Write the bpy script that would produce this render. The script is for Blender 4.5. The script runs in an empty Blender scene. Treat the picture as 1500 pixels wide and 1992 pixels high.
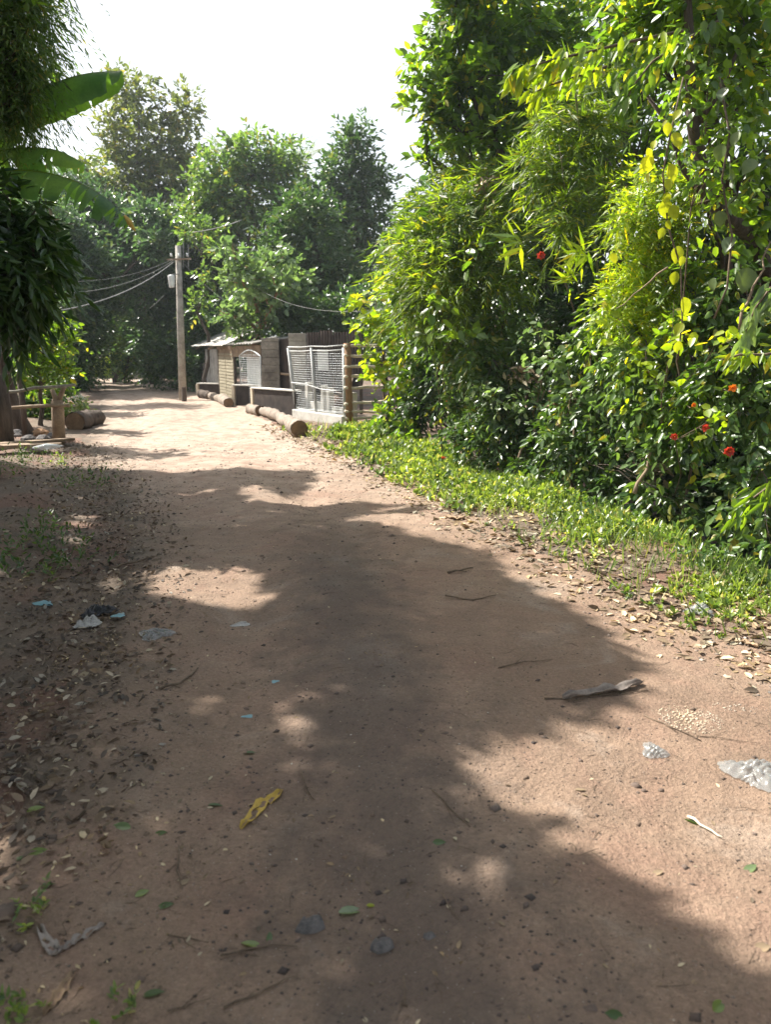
import bpy, math, random
import numpy as np
from mathutils import Vector
R = math.radians
rng = np.random.default_rng(7)
random.seed(7)
sc = bpy.context.scene
COL = sc.collection

# ---------------------------------------------------------------- camera
EYE = 1.6; FOC = 1440.0; PITCH = math.atan((996 - 680) / FOC)
cd = bpy.data.cameras.new('camera'); cam = bpy.data.objects.new('camera', cd); COL.objects.link(cam)
cam.location = (0, 0, EYE); cam.rotation_euler = (R(90) - PITCH, 0, 0)
cd.sensor_width = 36; cd.sensor_fit = 'AUTO'; cd.lens = 36 * FOC / 1992
cd.clip_start = 0.05; cd.clip_end = 600
cd.dof.use_dof = True; cd.dof.focus_distance = 5.5; cd.dof.aperture_fstop = 3.0
sc.camera = cam
# ---------------------------------------------------------------- light
SUN_EL = R(48); SH = np.array([-0.85, 0.527]); SH = SH / np.linalg.norm(SH)
SUN = np.array([SH[0] * math.cos(SUN_EL), SH[1] * math.cos(SUN_EL), math.sin(SUN_EL)])
w = bpy.data.worlds.new('World'); sc.world = w; w.use_nodes = True
nt = w.node_tree; nt.nodes.clear()
out = nt.nodes.new('ShaderNodeOutputWorld'); bg = nt.nodes.new('ShaderNodeBackground'); sky = nt.nodes.new('ShaderNodeTexSky')
sky.sky_type = 'NISHITA'; sky.sun_disc = False; sky.sun_elevation = SUN_EL
sky.sun_rotation = math.atan2(SH[0], SH[1]); sky.dust_density = 4.0; sky.air_density = 1.2; sky.altitude = 20
bg.inputs['Strength'].default_value = 0.104
vc = nt.nodes.new('ShaderNodeTexCoord'); vn = nt.nodes.new('ShaderNodeTexNoise'); vn.inputs['Scale'].default_value = 1.6; vn.inputs['Detail'].default_value = 5
nt.links.new(vc.outputs['Generated'], vn.inputs['Vector']); vr_ = nt.nodes.new('ShaderNodeMapRange'); vr_.inputs[1].default_value = .35; vr_.inputs[2].default_value = .6; vr_.inputs[3].default_value = .15; vr_.inputs[4].default_value = .85
nt.links.new(vn.outputs[0], vr_.inputs[0]); vm = nt.nodes.new('ShaderNodeMix'); vm.data_type = 'RGBA'; nt.links.new(vr_.outputs[0], vm.inputs[0]); nt.links.new(sky.outputs[0], vm.inputs[6]); vm.inputs[7].default_value = (4.7, 4.85, 5.1, 1)
nt.links.new(vm.outputs[2], bg.inputs['Color']); nt.links.new(bg.outputs[0], out.inputs['Surface'])
sd = bpy.data.lights.new('sun', 'SUN'); sd.energy = 4.9; sd.angle = R(0.55); sd.color = (1, 0.95, 0.87)
so = bpy.data.objects.new('sun', sd); COL.objects.link(so)
so.rotation_euler = Vector(SUN).to_track_quat('Z', 'Y').to_euler(); so.location = (-20, 15, 25)
sc.view_settings.view_transform = 'Standard'; sc.view_settings.look = 'None'
sc.view_settings.exposure = 1.38; sc.view_settings.gamma = 1; sc.view_settings.use_curve_mapping = False
sc.cycles.max_bounces = 8; sc.cycles.transparent_max_bounces = 8; sc.cycles.use_denoising = True
sc.cycles.diffuse_bounces = 4; sc.cycles.transmission_bounces = 5; sc.cycles.glossy_bounces = 2
sc.cycles.sample_clamp_indirect = 6

# ---------------------------------------------------------------- photo measurement -> world
def ray(px, py):
    a = (px - 750) / FOC; b = (996 - py) / FOC
    return np.array([a, math.cos(PITCH) + b * math.sin(PITCH), -math.sin(PITCH) + b * math.cos(PITCH)])
def at(px, py, Y):
    d = ray(px, py); t = Y / d[1]
    return np.array([d[0] * t, Y, EYE + d[2] * t])
def G(px, py, z=0.0):
    d = ray(px, py); t = (z - EYE) / d[2]
    return np.array([d[0] * t, d[1] * t, z])
def proj(P):
    P = np.atleast_2d(P); q = P - np.array([0, 0, EYE])
    f = q[:, 1] * math.cos(PITCH) - q[:, 2] * math.sin(PITCH)
    u = q[:, 1] * math.sin(PITCH) + q[:, 2] * math.cos(PITCH)
    f2 = np.where(f > 0.05, f, 0.05)
    return 750 + FOC * q[:, 0] / f2, 996 - FOC * u / f2, f
def inpoly(x, y, poly):
    x = np.asarray(x, float); y = np.asarray(y, float); res = np.zeros(x.shape, bool)
    n = len(poly); j = n - 1
    for i in range(n):
        xi, yi = poly[i]; xj, yj = poly[j]
        if yi != yj:
            c = ((yi > y) != (yj > y)) & (x < (xj - xi) * (y - yi) / (yj - yi) + xi)
            res ^= c
        j = i
    return res

# ---------------------------------------------------------------- value noise + terrain
_tab = np.random.default_rng(3).random((256, 256))
def vnoise(x, y):
    x = np.asarray(x, float); y = np.asarray(y, float)
    xi = np.floor(x).astype(int); yi = np.floor(y).astype(int); fx = x - xi; fy = y - yi
    fx = fx * fx * (3 - 2 * fx); fy = fy * fy * (3 - 2 * fy)
    a = _tab[xi % 256, yi % 256]; b = _tab[(xi + 1) % 256, yi % 256]; c = _tab[xi % 256, (yi + 1) % 256]; d = _tab[(xi + 1) % 256, (yi + 1) % 256]
    return (a * (1 - fx) + b * fx) * (1 - fy) + (c * (1 - fx) + d * fx) * fy - 0.5
def sm(x, a, b):
    t = np.clip((x - a) / (b - a), 0, 1); return t * t * (3 - 2 * t)
LE_px = [(-260, 1992), (-120, 1600), (0, 1420), (120, 1250), (205, 1080), (200, 960), (165, 900), (140, 860), (165, 815), (185, 780), (188, 762), (183, 748), (170, 742)]
RE_px = [(2100, 1992), (1800, 1500), (1500, 1300), (1290, 1215), (1080, 1115), (880, 1010), (720, 925), (590, 862), (520, 832), (470, 800), (425, 775), (375, 758), (345, 748)]
LE = np.array([G(*p)[:2] for p in LE_px]); RE = np.array([G(*p)[:2] for p in RE_px])
LE = np.vstack([[-2.2, -6], [-2.1, 0.3], LE[1:], [-19, 44], [-25, 60], [-40, 90]]); RE = np.vstack([[4.5, -6], [3.4, 0.5], RE[2:], [-14.5, 44], [-20, 60], [-34, 90]])
VE = np.array([[6.5, -6], [4.2, 2.5], [3.3, 4.2]] + [list(G(*p)[:2]) for p in [(1500, 1150), (1350, 1088), (1200, 1030), (1020, 968), (880, 905), (760, 845)]] + [[0.6, 18], [1.5, 30], [3, 60]])
def edge(E, y):
    o = np.argsort(E[:, 1]); return np.interp(y, E[o, 1], E[o, 0])
def height(x, y):
    h = 0.07 * vnoise(x * 0.5, y * 0.5) + 0.03 * vnoise(x * 2.1, y * 2.1)
    l = edge(LE, y); r = edge(RE, y); v = edge(VE, y)
    h = h * (1 - 0.3 * sm(y, 10, 20))
    u = (x - l) / np.maximum(r - l, .5) + .05 * vnoise(x * .3 + 7, y * .9); h -= (.035 * np.exp(-((u - .3) / .07) ** 2) + .035 * np.exp(-((u - .68) / .07) ** 2)) * (.6 + vnoise(x * 1.3, y * 1.3)) - .02 * np.exp(-((u - .49) / .1) ** 2)
    h += 0.16 * sm(l - x, 0.1, 1.6) * (0.6 + vnoise(x * .8, y * .8))
    h += 0.05 * sm(x - r, 0, 0.5)
    h -= 0.9 * sm(x - v, 0.0, 1.2) * (1 - sm(x - v, 3, 6)) * (1 - sm(y, 12.5, 16))
    h += 0.012 * vnoise(x * 7, y * 7) + 0.006 * vnoise(x * 17, y * 17)
    return h
def gz(x, y): return float(height(np.array([x]), np.array([y]))[0])
def on(px, py, dz=0):
    p = G(px, py)
    for _ in range(3): p = G(px, py, gz(p[0], p[1]))
    return np.array([p[0], p[1], gz(p[0], p[1]) + dz])

# ---------------------------------------------------------------- materials
def newmat(name):
    m = bpy.data.materials.new(name); m.use_nodes = True
    n = m.node_tree.nodes; b = n['Principled BSDF']; return m, n, m.node_tree.links, b
def ramp(n, l, src, stops):
    r = n.new('ShaderNodeValToRGB'); e = r.color_ramp.elements
    while len(e) < len(stops): e.new(0.5)
    for i, (p, c) in enumerate(stops): e[i].position = p; e[i].color = (*c, 1)
    l.new(src, r.inputs[0]); return r.outputs[0]
def noise(n, l, scale, detail=4, rough=.6, coord=None, dist=0):
    t = n.new('ShaderNodeTexNoise'); t.inputs['Scale'].default_value = scale; t.inputs['Detail'].default_value = detail
    t.inputs['Roughness'].default_value = rough; t.inputs['Distortion'].default_value = dist
    if coord is not None: l.new(coord, t.inputs['Vector'])
    return t
def mixc(n, l, f, a, b, mode='MIX'):
    m = n.new('ShaderNodeMix'); m.data_type = 'RGBA'; m.blend_type = mode
    for s, v in ((0, f), (6, a), (7, b)):
        if isinstance(v, (int, float)): m.inputs[s].default_value = v
        elif isinstance(v, tuple): m.inputs[s].default_value = (*v, 1)
        else: l.new(v, m.inputs[s])
    return m.outputs[2]
def mathn(n, l, op, a, b=0.0, clamp=False):
    m = n.new('ShaderNodeMath'); m.operation = op; m.use_clamp = clamp
    for i, v in ((0, a), (1, b)):
        if isinstance(v, (int, float)): m.inputs[i].default_value = v
        else: l.new(v, m.inputs[i])
    return m.outputs[0]
def bump(n, l, b, h, strength=.5, dist=.01):
    k = n.new('ShaderNodeBump'); k.inputs['Strength'].default_value = strength; k.inputs['Distance'].default_value = dist
    l.new(h, k.inputs['Height']); l.new(k.outputs[0], b.inputs['Normal']); return k

def leafmat(name, dark, light, rare=None, trans=.4, rough=.38, tcol=None, rarep=.94):
    m, n, l, b = newmat(name)
    g = n.new('ShaderNodeNewGeometry'); rnd = g.outputs['Random Per Island']
    st = [(0, dark), (0.75, light)]
    if rare: st += [(rarep - .01, light), (rarep, rare)]
    c = ramp(n, l, rnd, st)
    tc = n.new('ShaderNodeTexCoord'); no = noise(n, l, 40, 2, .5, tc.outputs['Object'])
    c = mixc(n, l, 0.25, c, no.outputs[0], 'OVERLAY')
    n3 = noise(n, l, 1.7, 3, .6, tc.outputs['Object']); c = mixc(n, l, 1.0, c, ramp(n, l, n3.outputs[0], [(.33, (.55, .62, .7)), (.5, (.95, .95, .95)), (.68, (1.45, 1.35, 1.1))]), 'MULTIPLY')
    l.new(c, b.inputs['Base Color']); b.inputs['Roughness'].default_value = rough; b.inputs['Specular IOR Level'].default_value = .6
    t = n.new('ShaderNodeBsdfTranslucent'); k = tcol or (2.4, 2.3, .7)
    tcx = mixc(n, l, 1.0, c, k, 'MULTIPLY'); l.new(tcx, t.inputs['Color'])
    x = n.new('ShaderNodeMixShader'); x.inputs[0].default_value = trans
    l.new(b.outputs[0], x.inputs[1]); l.new(t.outputs[0], x.inputs[2]); l.new(x.outputs[0], n['Material Output'].inputs['Surface'])
    return m
def stuffmat(name, c1, c2, scale=6, rough=.85, bs=.5, bd=.01, metallic=0, stretch=None, c3=None, spec=.3):
    m, n, l, b = newmat(name)
    tc = n.new('ShaderNodeTexCoord'); co = tc.outputs['Object']
    if stretch:
        mp = n.new('ShaderNodeMapping'); mp.inputs['Scale'].default_value = stretch; l.new(co, mp.inputs[0]); co = mp.outputs[0]
    a = noise(n, l, scale, 6, .65, co); f = noise(n, l, scale * 9, 3, .6, co)
    st = [(.32, c1), (.66, c2)]
    if c3: st.append((.8, c3))
    c = ramp(n, l, a.outputs[0], st); c = mixc(n, l, .35, c, f.outputs[0], 'OVERLAY')
    l.new(c, b.inputs['Base Color']); b.inputs['Roughness'].default_value = rough; b.inputs['Metallic'].default_value = metallic; b.inputs['Specular IOR Level'].default_value = spec
    h = mathn(n, l, 'ADD', a.outputs[0], mathn(n, l, 'MULTIPLY', f.outputs[0], .4)); bump(n, l, b, h, bs, bd); return m

M = {}
M['broad'] = leafmat('leaf_broad', (.04, .09, .015), (.12, .20, .025), (.32, .30, .03), .52, .33, (2.9, 2.8, .8))
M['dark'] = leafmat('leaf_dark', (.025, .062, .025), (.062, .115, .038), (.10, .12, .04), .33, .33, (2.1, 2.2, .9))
M['mango'] = leafmat('leaf_mango', (.018, .05, .016), (.045, .09, .022), None, .3, .3)
M['mid'] = leafmat('leaf_mid', (.055, .11, .035), (.12, .195, .055), (.24, .22, .06), .42, .33, (2.2, 2.2, .9))
M['olive'] = leafmat('leaf_olive', (.055, .085, .035), (.12, .15, .055), (.2, .17, .06), .4, .45)
M['bamboo'] = leafmat('leaf_bamboo', (.06, .12, .015), (.15, .22, .02), (.28, .26, .04), .5, .42)
M['yellow'] = leafmat('leaf_yellowgreen', (.12, .22, .015), (.25, .32, .02), (.42, .36, .02), .55, .38)
M['vine'] = leafmat('leaf_vine', (.22, .32, .02), (.42, .46, .03), None, .55, .4, (1.6, 1.5, .5))
M['glossy'] = leafmat('leaf_glossy', (.03, .075, .02), (.08, .14, .035), (.22, .22, .04), .3, .30)
M['cover'] = leafmat('leaf_cover', (.06, .12, .03), (.22, .285, .075), (.42, .38, .18), .38, .36, (2.2, 2.2, .75))
M['pale'] = leafmat('leaf_pale', (.10, .155, .07), (.19, .255, .12), None, .36, .27, (1.7, 2.0, .9))
M['dullvine'] = leafmat('leaf_dullvine', (.06, .10, .04), (.12, .17, .07), None, .3, .35)
M['weed'] = leafmat('leaf_weed', (.03, .075, .02), (.07, .12, .03), None, .35, .45)
M['banana'] = leafmat('leaf_banana', (.08, .19, .10), (.10, .21, .10), None, .55, .35, (2.6, 2.3, .35))
M['far'] = leafmat('leaf_far', (.038, .08, .042), (.085, .145, .065), (.12, .15, .06), .33, .38, (1.9, 2.1, 1.1))
M['litter'] = leafmat('dry_leaf', (.11, .075, .045), (.30, .22, .13), (.5, .42, .28), .12, .75, (1.3, 1.1, .8), .8)
M['brown_litter'] = leafmat('dark_dry_leaf', (.05, .036, .026), (.20, .145, .10), (.38, .32, .24), .08, .8, (1.3, 1.1, .8), .86)
M['red'] = leafmat('petal_red', (.40, .03, .018), (.55, .07, .035), None, .4, .5, (1.3, 1, 1))
M['orange'] = leafmat('petal_orange', (.6, .16, .01), (.75, .25, .02), None, .4, .5, (1.3, 1, 1))
M['white_petal'] = leafmat('petal_white', (.6, .62, .55), (.75, .76, .7), None, .4, .5, (1.1, 1.1, 1))
M['bark'] = stuffmat('bark', (.045, .034, .026), (.13, .10, .08), 5, .9, .9, .03, stretch=(3, 3, .6))
M['barkgrey'] = stuffmat('bark_grey', (.13, .12, .10), (.26, .24, .2), 6, .9, .8, .02, stretch=(3, 3, .7))
M['culm'] = stuffmat('bamboo_culm', (.14, .17, .06), (.28, .29, .13), 4, .5, .2, .004, stretch=(1, 1, .3))
M['log'] = stuffmat('log_bark', (.15, .12, .095), (.32, .265, .215), 5, .9, 1, .03)
M['cutwood'] = stuffmat('cut_wood', (.10, .06, .035), (.22, .14, .08), 9, .85, .6, .01)
M['wood'] = stuffmat('weathered_wood', (.16, .11, .075), (.33, .25, .17), 5, .85, .6, .01, stretch=(1, 1, 1))
M['palewood'] = stuffmat('pale_wood', (.5, .41, .29), (.68, .6, .47), 5, .75, .5, .006)
M['rustpost'] = stuffmat('brown_post', (.22, .12, .06), (.34, .2, .11), 6, .8, .5, .01)
M['concrete'] = stuffmat('concrete', (.20, .18, .155), (.42, .39, .34), 4, .9, .5, .01)
M['mossconcrete'] = stuffmat('stained_concrete', (.07, .062, .055), (.30, .27, .23), 3, .9, .5, .01)
M['shadedconcrete'] = stuffmat('shaded_concrete', (.022, .017, .015), (.065, .05, .043), 5, .9, .5, .01)  # dark tone carries the shade on the parapet faces
M['paleconcrete'] = stuffmat('pale_concrete', (.40, .38, .34), (.58, .56, .51), 4, .9, .4, .006)
M['tin'] = stuffmat('weathered_tin', (.18, .175, .165), (.40, .38, .35), 3, .5, .3, .004, metallic=.3)
M['rustytin'] = stuffmat('rusty_tin', (.028, .022, .02), (.08, .058, .05), 3, .7, .3, .004, metallic=.15)
M['mat'] = stuffmat('bamboo_matting', (.22, .195, .135), (.36, .32, .23), 8, .85, .6, .01, stretch=(1, 1, 4))
M['wire'] = stuffmat('galvanised_wire', (.26, .28, .285), (.42, .44, .445), 6, .5, .1, .001, metallic=.3)
M['dullpaint'] = stuffmat('dull_paint', (.32, .33, .33), (.50, .51, .50), 3, .6, .3, .003)
M['whitepaint'] = stuffmat('white_paint', (.45, .46, .45), (.66, .67, .65), 5, .5, .2, .002)
M['cable'] = stuffmat('cable', (.13, .13, .125), (.24, .24, .23), 5, .6, .1, .001)
M['stone'] = stuffmat('stone', (.05, .05, .052), (.20, .18, .17), 22, .9, 1, .01, c3=(.3, .26, .22))
M['pebble'] = leafmat('pebble', (.10, .08, .065), (.26, .2, .155), (.5, .46, .4), .0, .9)
M['twig'] = stuffmat('twig', (.07, .05, .035), (.18, .13, .09), 14, .85, .5, .003)
M['banleaf'] = stuffmat('dry_yellow_leaf', (.40, .26, .05), (.52, .36, .08), 9, .7, .4, .003, c3=(.36, .22, .06))
M['brownleaf'] = stuffmat('dry_brown_leaf', (.15, .09, .05), (.34, .24, .15), 12, .8, .5, .004)
M['greyleaf'] = stuffmat('dry_grey_leaf', (.16, .13, .11), (.36, .31, .27), 10, .8, .5, .004)
M['paper'] = stuffmat('crumpled_paper', (.22, .21, .195), (.46, .44, .41), 12, .8, .6, .004)
M['black'] = stuffmat('black_plastic', (.012, .012, .014), (.03, .03, .033), 5, .4, .2, .004)
m_, n_, l_, b_ = newmat('clear_plastic'); b_.inputs['Base Color'].default_value = (.75, .8, .82, 1); b_.inputs['Roughness'].default_value = .15
b_.inputs['Transmission Weight'].default_value = .55; b_.inputs['IOR'].default_value = 1.2; M['plastic'] = m_
m_, n_, l_, b_ = newmat('thin_plastic'); b_.inputs['Base Color'].default_value = (.27, .28, .275, 1); b_.inputs['Roughness'].default_value = .25; b_.inputs['Alpha'].default_value = .5; M['bag'] = m_
m_, n_, l_, b_ = newmat('blue_scrap'); b_.inputs['Base Color'].default_value = (.16, .30, .33, 1); b_.inputs['Roughness'].default_value = .5; M['blue'] = m_

# earth
def earth(name, a, b2, c2, wet):
    m, n, l, b = newmat(name)
    tc = n.new('ShaderNodeTexCoord'); co = tc.outputs['Object']
    n1 = noise(n, l, .55, 5, .6, co, .3); n2 = noise(n, l, 4.5, 6, .65, co, .2); n3 = noise(n, l, 60, 4, .7, co); n4 = noise(n, l, 320, 2, .6, co)
    c = ramp(n, l, n1.outputs[0], [(.35, a), (.62, b2)])
    if wet:   # far stretch paler: overexposed sunlight put into the colour
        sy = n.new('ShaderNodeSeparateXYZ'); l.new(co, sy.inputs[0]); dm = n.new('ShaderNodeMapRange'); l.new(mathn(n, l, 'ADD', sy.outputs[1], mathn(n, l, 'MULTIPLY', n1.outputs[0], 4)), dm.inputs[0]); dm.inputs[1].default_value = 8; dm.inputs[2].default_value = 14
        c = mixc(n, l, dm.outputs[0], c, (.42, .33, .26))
    c = mixc(n, l, ramp(n, l, n2.outputs[0], [(.42, (0, 0, 0)), (.68, (.75, .75, .75))]), c, c2)
    if wet:
        n5 = noise(n, l, 1.6, 6, .7, co, .8); c = mixc(n, l, ramp(n, l, n5.outputs[0], [(.5, (0, 0, 0)), (.64, (.6, .6, .6))]), c, (.265, .165, .118)); c = mixc(n, l, ramp(n, l, n5.outputs[0], [(.30, (.55, .55, .55)), (.44, (0, 0, 0))]), c, (.37, .30, .24))
    c = mixc(n, l, .55, c, n3.outputs[0], 'OVERLAY'); c = mixc(n, l, .3, c, n4.outputs[0], 'OVERLAY')
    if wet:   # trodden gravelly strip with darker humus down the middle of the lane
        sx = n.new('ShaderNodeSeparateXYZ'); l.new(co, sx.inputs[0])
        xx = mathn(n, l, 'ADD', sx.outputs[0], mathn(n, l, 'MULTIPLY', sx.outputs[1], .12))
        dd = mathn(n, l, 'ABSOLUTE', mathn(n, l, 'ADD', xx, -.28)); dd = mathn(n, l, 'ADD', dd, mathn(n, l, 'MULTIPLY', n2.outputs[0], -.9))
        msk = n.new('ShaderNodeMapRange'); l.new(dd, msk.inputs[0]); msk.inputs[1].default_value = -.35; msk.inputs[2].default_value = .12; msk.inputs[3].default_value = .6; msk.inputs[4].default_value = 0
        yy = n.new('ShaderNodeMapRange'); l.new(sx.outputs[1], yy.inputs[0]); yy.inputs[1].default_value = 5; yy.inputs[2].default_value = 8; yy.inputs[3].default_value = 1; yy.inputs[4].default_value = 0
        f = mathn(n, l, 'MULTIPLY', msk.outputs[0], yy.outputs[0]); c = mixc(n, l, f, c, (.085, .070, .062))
    if wet:
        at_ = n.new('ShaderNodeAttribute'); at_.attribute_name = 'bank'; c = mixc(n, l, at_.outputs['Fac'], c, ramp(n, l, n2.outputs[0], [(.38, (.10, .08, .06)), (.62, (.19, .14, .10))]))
    else:
        sr = n.new('ShaderNodeTexNoise'); sr.inputs['Scale'].default_value = 1.1; sr.inputs['Detail'].default_value = 6; l.new(co, sr.inputs['Vector'])
        c = mixc(n, l, ramp(n, l, sr.outputs[0], [(.5, (0, 0, 0)), (.62, (.7, .7, .7))]), c, (.19, .10, .07))
    # pale grit
    v = n.new('ShaderNodeTexVoronoi'); v.inputs['Scale'].default_value = 75; l.new(co, v.inputs['Vector'])
    g = ramp(n, l, v.outputs['Distance'], [(.10, (1, 1, 1)), (.22, (0, 0, 0))]); vs = n.new('ShaderNodeSeparateColor'); l.new(v.outputs['Color'], vs.inputs[0])
    gf = mathn(n, l, 'MULTIPLY', g, mathn(n, l, 'GREATER_THAN', vs.outputs[0], .86)); c = mixc(n, l, mathn(n, l, 'MULTIPLY', gf, .6), c, (.5, .44, .38))
    gd = mathn(n, l, 'MULTIPLY', g, mathn(n, l, 'LESS_THAN', vs.outputs[0], .10)); c = mixc(n, l, mathn(n, l, 'MULTIPLY', gd, .7), c, (.07, .05, .045))
    l.new(c, b.inputs['Base Color']); b.inputs['Roughness'].default_value = .8; b.inputs['Specular IOR Level'].default_value = .25
    h = mathn(n, l, 'ADD', mathn(n, l, 'MULTIPLY', n2.outputs[0], 1.5), mathn(n, l, 'MULTIPLY', n3.outputs[0], .5)); h = mathn(n, l, 'ADD', h, mathn(n, l, 'MULTIPLY', n4.outputs[0], .15))
    h = mathn(n, l, 'ADD', h, mathn(n, l, 'MULTIPLY', gf, .15)); bump(n, l, b, h, 1.0, .03); return m
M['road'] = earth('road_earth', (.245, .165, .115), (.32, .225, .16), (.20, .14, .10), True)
M['soil'] = earth('soil', (.13, .098, .072), (.20, .145, .105), (.10, .08, .06), False)

# ---------------------------------------------------------------- object helpers
ORG = {}
def tag(o, label=None, cat=None, group=None, kind=None):
    if label: o['label'] = label
    if cat: o['category'] = cat
    if group: o['group'] = group
    if kind: o['kind'] = kind
    return o
def thing(name, label, cat, loc, group=None):
    o = bpy.data.objects.new(name, None); COL.objects.link(o); o.location = Vector([float(v) for v in loc]); o.empty_display_size = .2
    ORG[o] = np.array(loc, float); return tag(o, label, cat, group)
def link(name, me, parent=None, loc=None):
    o = bpy.data.objects.new(name, me); COL.objects.link(o)
    if parent is not None: o.parent = parent; ORG[o] = ORG[parent]
    else:
        ORG[o] = np.array(loc if loc is not None else (0, 0, 0), float); o.location = Vector([float(v) for v in ORG[o]])
    return o
def npmesh(name, V, F, k, mat, smooth=False):
    me = bpy.data.meshes.new(name); nv = len(V); nf = len(F)
    me.vertices.add(nv); me.vertices.foreach_set('co', np.ascontiguousarray(V, np.float32).ravel())
    me.loops.add(nf * k); me.loops.foreach_set('vertex_index', np.ascontiguousarray(F, np.int32).ravel())
    me.polygons.add(nf); me.polygons.foreach_set('loop_start', np.arange(0, nf * k, k, dtype=np.int32)); 
    me.polygons.foreach_set('loop_total', np.full(nf, k, np.int32))
    if smooth: me.polygons.foreach_set('use_smooth', np.ones(nf, bool))
    me.materials.append(mat); me.update(calc_edges=True); return me
class MB:
    def __init__(s): s.V = []; s.F = []
    def add(s, vs, fs):
        o = len(s.V); s.V += [tuple(float(c) for c in v) for v in vs]; s.F += [tuple(i + o for i in f) for f in fs]; return s
    def box(s, c, size, ax=(1, 0, 0), up=(0, 0, 1), jit=0):
        c = np.array(c, float); ax = np.array(ax, float); ax /= np.linalg.norm(ax); up = np.array(up, float)
        ay = np.cross(up, ax); ay /= np.linalg.norm(ay); az = np.cross(ax, ay); vs = []
        for i in (-1, 1):
            for j in (-1, 1):
                for k in (-1, 1):
                    vs.append(c + ax * i * size[0] / 2 + ay * j * size[1] / 2 + az * k * size[2] / 2 + np.array([random.uniform(-jit, jit) for _ in range(3)]))
        return s.add(vs, [(0, 1, 3, 2), (4, 6, 7, 5), (0, 4, 5, 1), (2, 3, 7, 6), (0, 2, 6, 4), (1, 5, 7, 3)])
    def tube(s, pts, rad, n=8, cap=True, rough=0):
        pts = [np.array(p, float) for p in pts]
        if isinstance(rad, (int, float)): rad = [rad] * len(pts)
        rings = []; u = None
        for i, p in enumerate(pts):
            t = pts[min(i + 1, len(pts) - 1)] - pts[max(i - 1, 0)]; t /= (np.linalg.norm(t) + 1e-9)
            if u is None:
                u = np.cross(t, (0, 0, 1) if abs(t[2]) < .9 else (1, 0, 0))
            u = u - t * np.dot(u, t); u /= np.linalg.norm(u); v = np.cross(t, u)
            rings.append([p + (u * math.cos(2 * math.pi * k / n) + v * math.sin(2 * math.pi * k / n)) * rad[i] * (1 + random.uniform(-rough, rough)) for k in range(n)])
        vs = [q for r in rings for q in r]; fs = []
        for i in range(len(pts) - 1):
            for k in range(n): a = i * n + k; b = i * n + (k + 1) % n; fs.append((a, b, b + n, a + n))
        if cap: fs.append(tuple(reversed(range(n)))); fs.append(tuple(range(len(vs) - n, len(vs))))
        return s.add(vs, fs)
    def build(s, name, mat, parent=None, loc=None, smooth=False, bevel=0):
        org = ORG[parent] if parent is not None else np.array(loc if loc is not None else (0, 0, 0), float)
        V = np.array(s.V) - org
        me = bpy.data.meshes.new(name); me.from_pydata(V.tolist(), [], s.F); me.materials.append(M[mat] if isinstance(mat, str) else mat)
        if smooth: me.polygons.foreach_set('use_smooth', np.ones(len(me.polygons), bool))
        me.update(); o = link(name, me, parent, org)
        if bevel:
            b = o.modifiers.new('bevel', 'BEVEL'); b.width = bevel; b.segments = 2; b.limit_method = 'ANGLE'
        return o

OVAL = (np.array([(0, 0, 0), (.28, .44, .12), (.66, .36, .12), (1, 0, -.1), (.66, -.36, .12), (.28, -.44, .12)]), [(0, 1, 2, 3), (0, 3, 4, 5)])
ROUND = (np.array([(0, 0, 0), (.12, .42, .1), (.6, .5, .12), (1, 0, -.1), (.6, -.5, .12), (.12, -.42, .1)]), [(0, 1, 2, 3), (0, 3, 4, 5)])
LANCE = (np.array([(0, 0, 0), (.35, .5, .05), (1, 0, -.2), (.35, -.5, .05)]), [(0, 1, 2, 3)])
BIG = (np.array([(0, 0, 0), (.05, .18, .04), (.18, .38, .12), (.36, .48, .14), (.56, .46, .12), (.75, .34, .07), (.9, .17, 0), (1.05, 0, -.12), (.9, -.17, 0), (.75, -.34, .07), (.56, -.46, .12), (.36, -.48, .14), (.18, -.38, .12), (.05, -.18, .04), (.36, 0, .0), (.72, 0, -.03)]), [(0, 1, 2, 14), (14, 2, 3, 4), (14, 4, 5, 15), (15, 5, 6, 7), (15, 7, 8, 9), (14, 15, 9, 10), (14, 10, 11, 12), (0, 14, 12, 13)])
def nrm(a): return a / (np.linalg.norm(a, axis=-1, keepdims=True) + 1e-9)
def leaf_geo(P, D, N, L, W, tmpl):
    T, F = tmpl; D = nrm(D); S = nrm(np.cross(D, N)); U = np.cross(S, D); n = len(P)
    V = P[:, None] + D[:, None] * (T[None, :, 0:1] * L[:, None, None]) + S[:, None] * (T[None, :, 1:2] * W[:, None, None]) + U[:, None] * (T[None, :, 2:3] * W[:, None, None])
    k = len(T); Fa = (np.arange(n)[:, None, None] * k + np.array(F)[None]).reshape(-1, 4)
    return V.reshape(-1, 3), Fa
def leafobj(name, sets, mat, parent=None, loc=None, tmpl=OVAL):
    P, D, N, L, W = [np.concatenate(x) for x in zip(*sets)] if isinstance(sets, list) else sets
    org = ORG[parent] if parent is not None else np.array(loc if loc is not None else (0, 0, 0), float)
    V, F = leaf_geo(P - org, D, N, L, W, tmpl)
    return link(name, npmesh(name, V, F, 4, M[mat]), parent, org)
BIAS = np.array([-.35, .0, .95])
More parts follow.
